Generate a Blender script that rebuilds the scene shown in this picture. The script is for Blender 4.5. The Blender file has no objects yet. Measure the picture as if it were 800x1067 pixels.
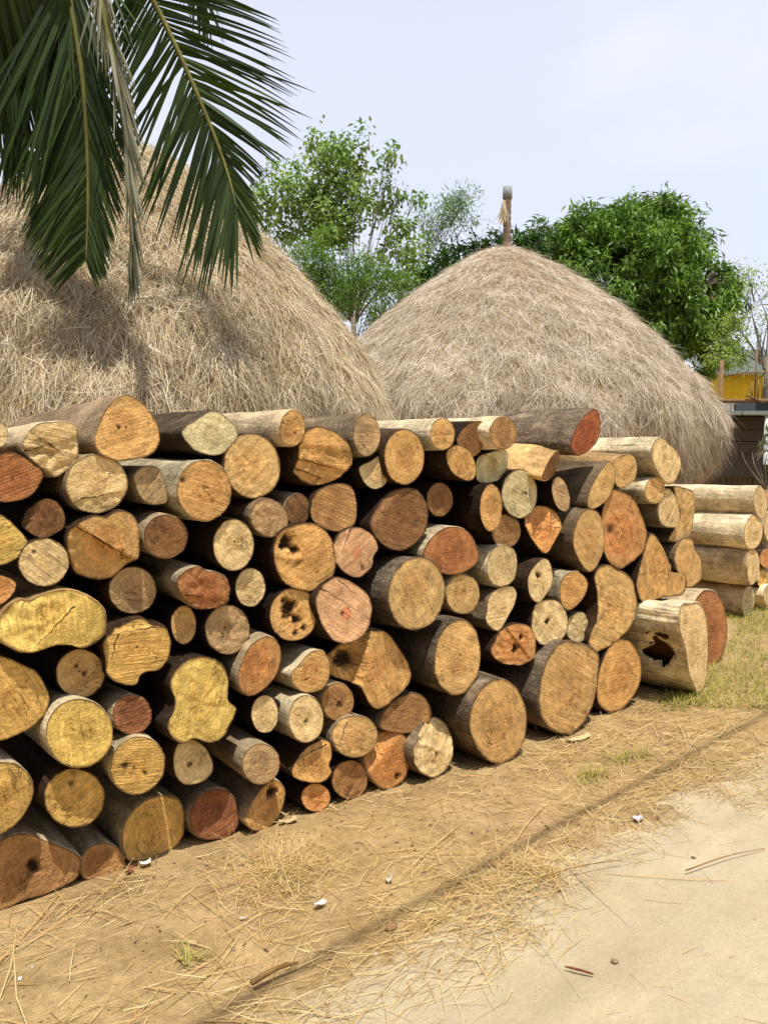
import bpy, math, random
import numpy as np
from mathutils import Vector, Matrix, noise as mnoise

random.seed(7)
RNG = np.random.default_rng(11)
scene = bpy.context.scene
COL = scene.collection

# ------------------------------------------------------------------ camera
W, H_ = 800.0, 1067.0
F = 820.0
HOR = 478.0
CAM_H = 1.5
PITCH = math.atan((H_ / 2 - HOR) / F)
CAM = Vector((0, 0, CAM_H))
cd = bpy.data.cameras.new("camera")
cam = bpy.data.objects.new("camera", cd)
COL.objects.link(cam)
cam.location = CAM
cam.rotation_euler = (math.pi / 2 - PITCH, 0, 0)
cd.sensor_fit = 'VERTICAL'
cd.sensor_height = 36.0
cd.lens = 36.0 * F / H_
cd.clip_end = 2000
cd.clip_start = 0.05
scene.camera = cam


def ray(px, py):
    x = (px - W / 2) / F
    y = (H_ / 2 - py) / F
    return Vector((x, math.cos(PITCH) + y * math.sin(PITCH), -math.sin(PITCH) + y * math.cos(PITCH)))


def at_y(px, py, Y):
    d = ray(px, py)
    return CAM + d * (Y / d.y)


def on_plane(px, py, P, n):
    d = ray(px, py)
    return CAM + d * ((P - CAM).dot(n) / d.dot(n))


def on_ground(px, py, z=0.0):
    return on_plane(px, py, Vector((0, 0, z)), Vector((0, 0, 1)))


# wall of log ends: direction along it and its outward normal
TAN = Vector((0.773, 0.635, 0)).normalized()
NRM = Vector((0.635, -0.773, 0)).normalized()
P0 = on_ground(40, 944)

# ------------------------------------------------------------------ light
SUN_EL = math.radians(72)
sh = Vector((0.20, -1.0, 0)).normalized()
SUN = Vector((sh.x * math.cos(SUN_EL), sh.y * math.cos(SUN_EL), math.sin(SUN_EL)))
ld = bpy.data.lights.new("sun", 'SUN')
ld.energy = 5.0
ld.angle = math.radians(0.53)
ld.color = (1.0, 0.97, 0.90)
lo = bpy.data.objects.new("sun", ld)
COL.objects.link(lo)
lo.rotation_euler = (-SUN).to_track_quat('-Z', 'Y').to_euler()
lo.location = (0, -5, 12)

world = bpy.data.worlds.new("World")
scene.world = world
world.use_nodes = True
nt = world.node_tree
nt.nodes.clear()
wo = nt.nodes.new('ShaderNodeOutputWorld')
bg = nt.nodes.new('ShaderNodeBackground')
sky = nt.nodes.new('ShaderNodeTexSky')
sky.sky_type = 'NISHITA'
sky.sun_disc = False
sky.sun_elevation = SUN_EL
sky.sun_rotation = math.atan2(SUN.x, SUN.y)
sky.altitude = 0
sky.air_density = 1.6
sky.dust_density = 2.0
sky.ozone_density = 2.0
bg.inputs['Strength'].default_value = 0.12
# thin white haze veil with a faint cloud bank, as part of the sky itself
tcw = nt.nodes.new('ShaderNodeTexCoord')
mpw = nt.nodes.new('ShaderNodeMapping')
mpw.inputs['Scale'].default_value = (1.6, 1.6, 4.0)
nzw = nt.nodes.new('ShaderNodeTexNoise')
nzw.inputs['Scale'].default_value = 1.7
nzw.inputs['Detail'].default_value = 6
rpw = nt.nodes.new('ShaderNodeMapRange')
rpw.inputs['From Min'].default_value = 0.48
rpw.inputs['From Max'].default_value = 0.72
rpw.inputs['To Min'].default_value = 0.8
rpw.inputs['To Max'].default_value = 0.97
mxw = nt.nodes.new('ShaderNodeMix')
mxw.data_type = 'RGBA'
SKY_VEIL = (7.75, 8.05, 9.4, 1)
mxw.inputs[7].default_value = SKY_VEIL
nt.links.new(tcw.outputs['Generated'], mpw.inputs['Vector'])
nt.links.new(mpw.outputs['Vector'], nzw.inputs['Vector'])
nt.links.new(nzw.outputs['Fac'], rpw.inputs['Value'])
sepw = nt.nodes.new('ShaderNodeSeparateXYZ')
nt.links.new(tcw.outputs['Generated'], sepw.inputs[0])
elw = nt.nodes.new('ShaderNodeMapRange')          # the haze is deep near the horizon and thin overhead
elw.interpolation_type = 'SMOOTHSTEP'
elw.inputs['From Min'].default_value = 0.46
elw.inputs['From Max'].default_value = 0.72
elw.inputs['To Min'].default_value = 1.0
elw.inputs['To Max'].default_value = 0.06
nt.links.new(sepw.outputs[2], elw.inputs['Value'])
mulw = nt.nodes.new('ShaderNodeMath')
mulw.operation = 'MULTIPLY'
nt.links.new(rpw.outputs['Result'], mulw.inputs[0])
nt.links.new(elw.outputs['Result'], mulw.inputs[1])
nt.links.new(mulw.outputs[0], mxw.inputs[0])
nt.links.new(sky.outputs['Color'], mxw.inputs[6])
nt.links.new(mxw.outputs[2], bg.inputs['Color'])
nt.links.new(bg.outputs['Background'], wo.inputs['Surface'])

vs = scene.view_settings
vs.view_transform = 'Standard'
vs.look = 'None'
vs.exposure = 0.0
vs.gamma = 1.0
scene.render.engine = 'CYCLES'
scene.cycles.max_bounces = 8
scene.cycles.diffuse_bounces = 3
scene.cycles.transparent_max_bounces = 8


# ------------------------------------------------------------------ node helpers
def lin(r, g, b):
    def c(v):
        v /= 255.0
        return v / 12.92 if v <= 0.04045 else ((v + 0.055) / 1.055) ** 2.4
    return (c(r), c(g), c(b))


class NB:
    """small node-graph builder"""
    def __init__(self, name):
        self.m = bpy.data.materials.new(name)
        self.m.use_nodes = True
        self.t = self.m.node_tree
        self.t.nodes.clear()
        self.out = self.t.nodes.new('ShaderNodeOutputMaterial')
        self.p = self.t.nodes.new('ShaderNodeBsdfPrincipled')
        self.t.links.new(self.p.outputs[0], self.out.inputs['Surface'])

    def n(self, kind, **kw):
        nd = self.t.nodes.new(kind)
        for k, v in kw.items():
            setattr(nd, k, v)
        return nd

    def set(self, sock, v):
        if hasattr(v, 'is_output') or isinstance(v, bpy.types.NodeSocket):
            self.t.links.new(v, sock)
        elif isinstance(v, (tuple, list)) and len(v) == 3 and sock.type == 'RGBA':
            sock.default_value = (*v, 1)
        else:
            sock.default_value = v

    def math(self, op, a, b=0.0, c=None, clamp=False):
        nd = self.n('ShaderNodeMath', operation=op)
        nd.use_clamp = clamp
        self.set(nd.inputs[0], a)
        self.set(nd.inputs[1], b)
        if c is not None:
            self.set(nd.inputs[2], c)
        return nd.outputs[0]

    def vmath(self, op, a, b=None, scale=None):
        nd = self.n('ShaderNodeVectorMath', operation=op)
        self.set(nd.inputs[0], a)
        if b is not None:
            self.set(nd.inputs[1], b)
        if scale is not None:
            self.set(nd.inputs['Scale'], scale)
        return nd.outputs['Value'] if op in ('LENGTH', 'DOT_PRODUCT', 'DISTANCE') else nd.outputs['Vector']

    def rng(self, v, a, b, c=0.0, d=1.0, smooth=False):
        nd = self.n('ShaderNodeMapRange')
        if smooth:
            nd.interpolation_type = 'SMOOTHSTEP'
        self.set(nd.inputs['Value'], v)
        self.set(nd.inputs['From Min'], a)
        self.set(nd.inputs['From Max'], b)
        self.set(nd.inputs['To Min'], c)
        self.set(nd.inputs['To Max'], d)
        return nd.outputs['Result']

    def noise(self, vec, scale, detail=3.0, rough=0.55, dist=0.0, w=None):
        nd = self.n('ShaderNodeTexNoise')
        if w is not None:
            nd.noise_dimensions = '4D'
            self.set(nd.inputs['W'], w)
        self.set(nd.inputs['Vector'], vec)
        self.set(nd.inputs['Scale'], scale)
        self.set(nd.inputs['Detail'], detail)
        self.set(nd.inputs['Roughness'], rough)
        self.set(nd.inputs['Distortion'], dist)
        return nd.outputs['Fac']

    def mix(self, f, a, b, blend='MIX'):
        nd = self.n('ShaderNodeMix', data_type='RGBA', blend_type=blend)
        self.set(nd.inputs[0], f)
        self.set(nd.inputs[6], a)
        self.set(nd.inputs[7], b)
        return nd.outputs[2]

    def scale_col(self, col, f):
        return self.vmath('SCALE', col, scale=f)

    def attr(self, name, kind='OBJECT'):
        return self.n('ShaderNodeAttribute', attribute_name=name, attribute_type=kind)

    def mapping(self, vec, scale=(1, 1, 1), rot=None):
        nd = self.n('ShaderNodeMapping')
        self.set(nd.inputs['Vector'], vec)
        nd.inputs['Scale'].default_value = scale
        if rot is not None:
            self.set(nd.inputs['Rotation'], rot)
        return nd.outputs['Vector']

    def coord(self, which='Object'):
        return self.n('ShaderNodeTexCoord').outputs[which]

    def bump(self, h, strength=0.5, dist=0.01):
        nd = self.n('ShaderNodeBump')
        self.set(nd.inputs['Height'], h)
        self.set(nd.inputs['Strength'], strength)
        nd.inputs['Distance'].default_value = dist
        self.t.links.new(nd.outputs['Normal'], self.p.inputs['Normal'])
        return nd

    def finish(self, col, rough=0.85, spec=0.25):
        self.set(self.p.inputs['Base Color'], col)
        self.set(self.p.inputs['Roughness'], rough)
        self.set(self.p.inputs['Specular IOR Level'], spec)
        return self.m


# ------------------------------------------------------------------ object helpers
def mesh_obj(name, verts, faces, mat, parent=None, smooth=True, mats=None, fmat=None):
    me = bpy.data.meshes.new(name)
    me.from_pydata([tuple(v) for v in verts], [], [tuple(f) for f in faces])
    if mats:
        for m in mats:
            me.materials.append(m)
    elif mat:
        me.materials.append(mat)
    if fmat is not None:
        me.polygons.foreach_set('material_index', np.asarray(fmat, dtype=np.int32))
    me.polygons.foreach_set('use_smooth', np.full(len(me.polygons), smooth, dtype=bool))
    me.update()
    o = bpy.data.objects.new(name, me)
    COL.objects.link(o)
    if parent:
        o.parent = parent
    return o


def np_mesh(name, V, Q, mat, parent=None, attrs=None, smooth=False, mats=None, fmat=None):
    """V (n,3) floats, Q (m,4) or (m,3) ints; fast build"""
    me = bpy.data.meshes.new(name)
    V = np.asarray(V, dtype=np.float32)
    Q = np.asarray(Q, dtype=np.int32)
    k = Q.shape[1]
    me.vertices.add(len(V))
    me.vertices.foreach_set('co', V.ravel())
    me.loops.add(Q.size)
    me.loops.foreach_set('vertex_index', Q.ravel())
    me.polygons.add(len(Q))
    me.polygons.foreach_set('loop_start', np.arange(0, Q.size, k, dtype=np.int32))
    me.polygons.foreach_set('loop_total', np.full(len(Q), k, dtype=np.int32))
    me.polygons.foreach_set('use_smooth', np.full(len(Q), smooth, dtype=bool))
    if mats:
        for m in mats:
            me.materials.append(m)
    elif mat:
        me.materials.append(mat)
    if fmat is not None:
        me.polygons.foreach_set('material_index', np.asarray(fmat, dtype=np.int32))
    me.update(calc_edges=True)
    if attrs:
        for nm, arr in attrs.items():
            a = me.attributes.new(nm, 'FLOAT', 'POINT')
            a.data.foreach_set('value', np.asarray(arr, dtype=np.float32))
    me.validate()
    o = bpy.data.objects.new(name, me)
    COL.objects.link(o)
    if parent:
        o.parent = parent
    return o


def thing(name, label, cat, loc=(0, 0, 0), group=None):
    o = bpy.data.objects.new(name, None)
    COL.objects.link(o)
    o.location = loc
    o.empty_display_size = 0.1
    o['label'] = label
    o['category'] = cat
    if group:
        o['group'] = group
    return o


def tag(o, label=None, cat=None, group=None, kind=None):
    if label:
        o['label'] = label
    if cat:
        o['category'] = cat
    if group:
        o['group'] = group
    if kind:
        o['kind'] = kind
    return o


def tube(path, radii, seg=8, cap=True):
    """verts/faces of a tapered tube along a list of Vectors"""
    V, Fc = [], []
    prev = None
    for i, p in enumerate(path):
        a = path[max(0, i - 1)]
        b = path[min(len(path) - 1, i + 1)]
        t = (b - a).normalized()
        ref = Vector((0, 0, 1)) if abs(t.z) < 0.9 else Vector((1, 0, 0))
        if prev is not None:
            u = (prev - t * prev.dot(t)).normalized()
        else:
            u = t.cross(ref).normalized()
        prev = u
        v = t.cross(u)
        for k in range(seg):
            an = 2 * math.pi * k / seg
            V.append(p + (u * math.cos(an) + v * math.sin(an)) * radii[i])
    for i in range(len(path) - 1):
        for k in range(seg):
            k2 = (k + 1) % seg
            Fc.append((i * seg + k, i * seg + k2, (i + 1) * seg + k2, (i + 1) * seg + k))
    if cap:
        Fc.append(tuple(range(seg - 1, -1, -1)))
        n = (len(path) - 1) * seg
        Fc.append(tuple(range(n, n + seg)))
    return V, Fc


def merge(parts):
    V, Fc = [], []
    for v, f in parts:
        o = len(V)
        V += list(v)
        Fc += [tuple(i + o for i in q) for q in f]
    return V, Fc


def box(x0, x1, y0, y1, z0, z1):
    V = [Vector(p) for p in ((x0, y0, z0), (x1, y0, z0), (x1, y1, z0), (x0, y1, z0), (x0, y0, z1), (x1, y0, z1), (x1, y1, z1), (x0, y1, z1))]
    return V, [(0, 3, 2, 1), (4, 5, 6, 7), (0, 1, 5, 4), (1, 2, 6, 5), (2, 3, 7, 6), (3, 0, 4, 7)]


def curve_pts(pts, n):
    """Catmull-Rom through Vectors, open"""
    P = [Vector(p) for p in pts]
    P = [P[0] * 2 - P[1]] + P + [P[-1] * 2 - P[-2]]
    out = []
    m = len(P) - 3
    for i in range(n):
        s = i / (n - 1) * m
        k = min(int(s), m - 1)
        t = s - k
        a, b, c, d = P[k:k + 4]
        out.append(0.5 * ((2 * b) + (c - a) * t + (2 * a - 5 * b + 4 * c - d) * t * t + (3 * b - a - 3 * c + d) * t ** 3))
    return out


# ------------------------------------------------------------------ wood materials
def make_face_mat():
    b = NB("sawn_wood_end")
    P = b.coord('Object')
    wood = b.attr('wood').outputs['Vector']
    core = b.attr('core').outputs['Vector']
    core_r = b.attr('core_r').outputs['Fac']
    seed = b.attr('seed').outputs['Fac']
    crk = b.attr('cracks').outputs['Fac']
    sa = b.attr('saw_marks').outputs['Fac']
    dirt = b.attr('dirt').outputs['Fac']
    rel = b.attr('rel', 'GEOMETRY').outputs['Fac']
    stain = b.attr('stain', 'GEOMETRY').outputs['Fac']
    n1 = b.noise(P, 9.0, 3, w=seed)
    n2 = b.noise(P, 26.0, 4, w=seed)
    n3 = b.noise(P, 130.0, 3, w=seed)
    flat = b.vmath('MULTIPLY', b.vmath('SUBTRACT', P, b.attr('pith').outputs['Vector']), (1, 1, 0))
    pstr = b.attr('pith_dark').outputs['Fac']
    r = b.vmath('LENGTH', flat)
    rw = b.math('ADD', r, b.math('MULTIPLY', b.math('SUBTRACT', n1, 0.5), 0.05))
    ring = b.math('SINE', b.math('ADD', b.math('MULTIPLY', rw, 300.0), b.math('MULTIPLY', n1, 6.0)))
    ring2 = b.math('SINE', b.math('ADD', b.math('MULTIPLY', rw, 95.0), b.math('MULTIPLY', n1, 4.0)))
    # saw marks in a direction of each log's own
    comb = b.n('ShaderNodeCombineXYZ')
    b.set(comb.inputs[2], b.math('MULTIPLY', seed, 2.37))
    rot = b.n('ShaderNodeMapping')
    b.set(rot.inputs['Vector'], P)
    b.set(rot.inputs['Rotation'], comb.outputs[0])
    st = b.vmath('MULTIPLY', rot.outputs[0], (9.0, 190.0, 9.0))
    saw = b.noise(st, 1.0, 3, w=seed)
    st2 = b.vmath('MULTIPLY', rot.outputs[0], (2.5, 34.0, 2.5))
    saw2 = b.noise(st2, 1.0, 2, w=seed)
    # radial checks
    dirv = b.vmath('NORMALIZE', flat)
    rad = b.noise(b.vmath('ADD', b.vmath('SCALE', dirv, scale=5.2), b.vmath('SCALE', flat, scale=2.0)), 1.0, 5, 0.75, w=seed)
    radm = b.rng(rad, 0.66, 0.70)
    radm = b.math('MULTIPLY', radm, b.rng(b.noise(P, 14.0, 2, w=b.math('ADD', seed, 9.0)), 0.45, 0.6))
    radm = b.math('MULTIPLY', radm, crk, clamp=True)
    cf = b.rng(b.math('ADD', rw, b.math('MULTIPLY', b.math('SUBTRACT', n2, 0.5), 0.025)), core_r, b.math('MULTIPLY', core_r, 0.72), 0, 1, True)
    c = b.mix(cf, wood, core)
    c = b.scale_col(c, b.rng(ring, -1, 1, 0.93, 1.06))
    c = b.scale_col(c, b.rng(ring2, -1, 1, 0.94, 1.05))
    c = b.scale_col(c, b.rng(n1, 0.3, 0.7, 0.78, 1.16))
    c = b.scale_col(c, b.rng(n2, 0.3, 0.7, 0.78, 1.16))
    c = b.scale_col(c, b.math('ADD', 1.0, b.math('MULTIPLY', b.rng(saw, 0.3, 0.7, -0.28, 0.22), sa)))
    c = b.scale_col(c, b.math('ADD', 1.0, b.math('MULTIPLY', b.rng(saw2, 0.3, 0.7, -0.16, 0.10), sa)))
    c = b.scale_col(c, b.rng(n3, 0.3, 0.7, 0.80, 1.18))
    # weather stain blotches, dust, specks
    bl = b.rng(b.noise(P, 12.0, 6, 0.7, w=b.math('ADD', seed, 31.0)), 0.58, 0.74)
    c = b.mix(b.math('MULTIPLY', bl, dirt), c, lin(92, 62, 40))
    sp = b.rng(b.noise(P, 60.0, 2, w=b.math('ADD', seed, 5.0)), 0.70, 0.76)
    c = b.mix(b.math('MULTIPLY', sp, 0.55), c, lin(58, 38, 25))
    c = b.mix(b.math('MULTIPLY', radm, 0.85), c, lin(45, 28, 18))
    pith = b.rng(b.math('ADD', r, b.math('MULTIPLY', b.math('SUBTRACT', n3, 0.5), 0.008)), 0.0065, 0.003)
    c = b.mix(b.math('MULTIPLY', pith, pstr), c, lin(45, 28, 18))
    # hair cracks and drag lines of the saw
    rn = b.noise(b.vmath('MULTIPLY', rot.outputs[0], (5.0, 13.0, 5.0)), 1.0, 5, 0.6, 0.4, w=b.math('ADD', seed, 17.0))
    ridge = b.rng(b.math('ABSOLUTE', b.math('SUBTRACT', rn, 0.5)), 0.010, 0.002)
    ridge = b.math('MULTIPLY', ridge, b.rng(b.noise(P, 11.0, 3, w=b.math('ADD', seed, 23.0)), 0.52, 0.6))
    c = b.mix(b.math('MULTIPLY', ridge, 0.4), c, lin(60, 38, 24))
    edge = b.rng(b.math('ADD', rel, b.math('MULTIPLY', b.math('SUBTRACT', n2, 0.5), 0.16)), 0.93, 1.0)
    c = b.mix(b.math('MULTIPLY', edge, 0.85), c, lin(74, 48, 30))
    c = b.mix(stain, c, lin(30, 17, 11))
    wob = b.n('ShaderNodeTexNoise')
    b.set(wob.inputs['Vector'], P)
    wob.inputs['Scale'].default_value = 38
    wob.inputs['Detail'].default_value = 4
    Pw = b.vmath('MULTIPLY', b.vmath('ADD', P, b.vmath('SCALE', b.vmath('SUBTRACT', wob.outputs['Color'], (0.5, 0.5, 0.5)), scale=0.018)), (1, 1, 0))
    cmask = 0.0
    for nm in ('one', 'two'):
        A_ = b.attr('crack_%s_start' % nm).outputs['Vector']
        B_ = b.attr('crack_%s_end' % nm).outputs['Vector']
        pa = b.vmath('SUBTRACT', Pw, A_)
        ba = b.vmath('SUBTRACT', B_, A_)
        hh = b.math('DIVIDE', b.vmath('DOT_PRODUCT', pa, ba), b.vmath('DOT_PRODUCT', ba, ba), clamp=True)
        dd = b.vmath('LENGTH', b.vmath('SUBTRACT', pa, b.vmath('SCALE', ba, scale=hh)))
        wd = b.math('MULTIPLY', b.math('SUBTRACT', 1.15, hh), 0.0026)
        cmask = b.math('MAXIMUM', cmask, b.rng(dd, b.math('MULTIPLY', wd, 1.25), b.math('MULTIPLY', wd, 0.6)))
    c = b.mix(b.math('MULTIPLY', cmask, 0.9), c, lin(40, 24, 15))
    h = b.math('ADD', b.math('MULTIPLY', saw, sa), b.math('ADD', b.math('MULTIPLY', n3, 0.5), b.math('MULTIPLY', b.math('ADD', saw2, n2), 0.8)))
    h = b.math('SUBTRACT', h, b.math('MULTIPLY', b.math('ADD', radm, ridge), 1.2))
    b.bump(h, 0.8, 0.009)
    return b.finish(c, 0.85, 0.15)


def make_bark_mat():
    b = NB("bark")
    P = b.coord('Object')
    seed = b.attr('seed').outputs['Fac']
    col = b.attr('bark').outputs['Vector']
    rough = b.attr('rough').outputs['Fac']
    P1 = b.vmath('MULTIPLY', P, (1, 1, 0.22))
    Pv = b.vmath('MULTIPLY', P, (1, 1, 0.30))
    v = b.n('ShaderNodeTexVoronoi', feature='DISTANCE_TO_EDGE')
    warp = b.n('ShaderNodeTexNoise')
    b.set(warp.inputs['Vector'], P)
    warp.inputs['Scale'].default_value = 24
    warp.inputs['Detail'].default_value = 4
    b.set(v.inputs['Vector'], b.vmath('ADD', Pv, b.vmath('SCALE', warp.outputs['Color'], scale=0.10)))
    v.inputs['Scale'].default_value = 85
    fis = b.math('MULTIPLY', b.rng(v.outputs['Distance'], 0.0, 0.22, 1.0, 0.0, True), b.math('MULTIPLY', rough, b.rng(b.noise(P, 9.0, 3, w=seed), 0.35, 0.6)))
    n1 = b.noise(P1, 12.0, 5, 0.65, w=seed)
    n2 = b.noise(P, 55.0, 4, 0.6, w=seed)
    n3 = b.noise(P, 5.0, 3, w=b.math('ADD', seed, 4.0))
    P3 = b.vmath('MULTIPLY', P, (1, 1, 0.10))
    n4 = b.noise(P3, 70.0, 4, 0.7, w=seed)
    c = b.scale_col(col, b.rng(n1, 0.3, 0.7, 0.5, 1.36))
    c = b.scale_col(c, b.rng(n2, 0.3, 0.7, 0.66, 1.3))
    c = b.scale_col(c, b.rng(n4, 0.3, 0.7, 0.74, 1.2))
    patch = b.rng(b.noise(P, 7.0, 5, 0.7, 0.6, w=b.math('ADD', seed, 11.0)), 0.56, 0.60)
    c = b.mix(b.math('MULTIPLY', patch, 0.55), c, b.mix(0.55, col, lin(92, 66, 42)))
    crk = b.rng(b.noise(P3, 22.0, 4, 0.65, w=b.math('ADD', seed, 3.0)), 0.66, 0.70)
    c = b.mix(b.math('MULTIPLY', crk, 0.7), c, lin(48, 34, 24))
    c = b.mix(b.rng(n3, 0.54, 0.66, 0, 0.6), c, b.scale_col(col, 1.55))
    c = b.mix(b.rng(n3, 0.44, 0.34, 0, 0.5), c, b.mix(0.6, col, lin(62, 44, 30)))
    c = b.mix(b.math('MULTIPLY', fis, 0.6), c, lin(52, 38, 28))
    h = b.math('ADD', b.math('ADD', b.math('MULTIPLY', n2, 0.6), b.math('MULTIPLY', n4, 0.5)), b.math('SUBTRACT', n1, crk))
    h = b.math('SUBTRACT', h, b.math('MULTIPLY', fis, 1.4))
    b.bump(h, 0.8, 0.012)
    return b.finish(c, 0.92, 0.1)


FACE = make_face_mat()
BARK = make_bark_mat()


def make_rot_mat():
    b = NB("rotten_heart")
    P = b.vmath('MULTIPLY', b.coord('Object'), (1, 1, 0.2))
    n1 = b.noise(P, 30.0, 5, 0.7)
    c = b.mix(b.rng(n1, 0.35, 0.65), lin(58, 34, 20), lin(120, 82, 50))
    b.bump(n1, 1.0, 0.02)
    return b.finish(c, 0.95, 0.1)


ROT = make_rot_mat()

# ------------------------------------------------------------------ log builder
PAL = {  # (outer wood, heart wood, heart radius as share of the log's radius)
    'yellow': ((216, 180, 92), (208, 166, 80), 0.5),
    'gold': ((208, 164, 86), (200, 152, 76), 0.5),
    'pale': ((216, 184, 126), (208, 170, 108), 0.5),
    'tan': ((206, 164, 100), (194, 146, 84), 0.55),
    'honey': ((204, 156, 90), (190, 136, 74), 0.6),
    'orange': ((202, 144, 82), (190, 122, 64), 0.75),
    'rust': ((172, 114, 66), (156, 94, 52), 0.8),
    'brown': ((172, 128, 76), (152, 108, 64), 0.75),
    'umber': ((138, 98, 58), (118, 80, 48), 0.8),
    'redbrown': ((148, 98, 62), (128, 78, 50), 0.85),
    'pink': ((214, 164, 116), (208, 114, 68), 0.28),
    'moss': ((200, 182, 132), (190, 166, 112), 0.5),
    'red': ((176, 102, 62), (160, 82, 50), 0.9),
    'grey': ((180, 146, 100), (168, 132, 88), 0.6),
}
BK = {
    'grey': ((124, 104, 82), 0.6), 'rough': ((142, 122, 98), 1.0), 'pale': ((200, 176, 138), 0.15),
    'smooth': ((166, 142, 110), 0.2), 'dark': ((78, 60, 44), 0.7), 'brown': ((106, 80, 56), 0.5),
    'white': ((216, 196, 156), 0.25), 'peeled': ((206, 164, 104), 0.12),
}
LOGGROUP = "sawn logs stacked in the long pile"


def outline(poly, n):
    """smooth closed curve through pixel points, n samples evenly spaced"""
    P = np.array(poly, dtype=float)
    m = len(P)
    out = []
    for i in range(m):
        a, b_, c, d = P[(i - 1) % m], P[i], P[(i + 1) % m], P[(i + 2) % m]
        for t in np.linspace(0, 1, 10, endpoint=False):
            out.append(0.5 * ((2 * b_) + (c - a) * t + (2 * a - 5 * b_ + 4 * c - d) * t * t + (3 * b_ - a - 3 * c + d) * t ** 3))
    out = np.array(out)
    dl = np.linalg.norm(np.roll(out, -1, 0) - out, axis=1)
    cum = np.concatenate([[0], np.cumsum(dl)])
    s = np.linspace(0, cum[-1], n, endpoint=False)
    ext = np.vstack([out, out[:1]])
    return np.stack([np.interp(s, cum, ext[:, 0]), np.interp(s, cum, ext[:, 1])], 1)


def ell(cx, cy, rx, ry, rot=0.0):
    a = math.radians(rot)
    return [(cx + rx * math.cos(t) * math.cos(a) - ry * math.sin(t) * math.sin(a),
             cy + rx * math.cos(t) * math.sin(a) + ry * math.sin(t) * math.cos(a)) for t in np.linspace(0, 2 * math.pi, 14, endpoint=False)]


SEG = 72
_count = [0]


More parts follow.
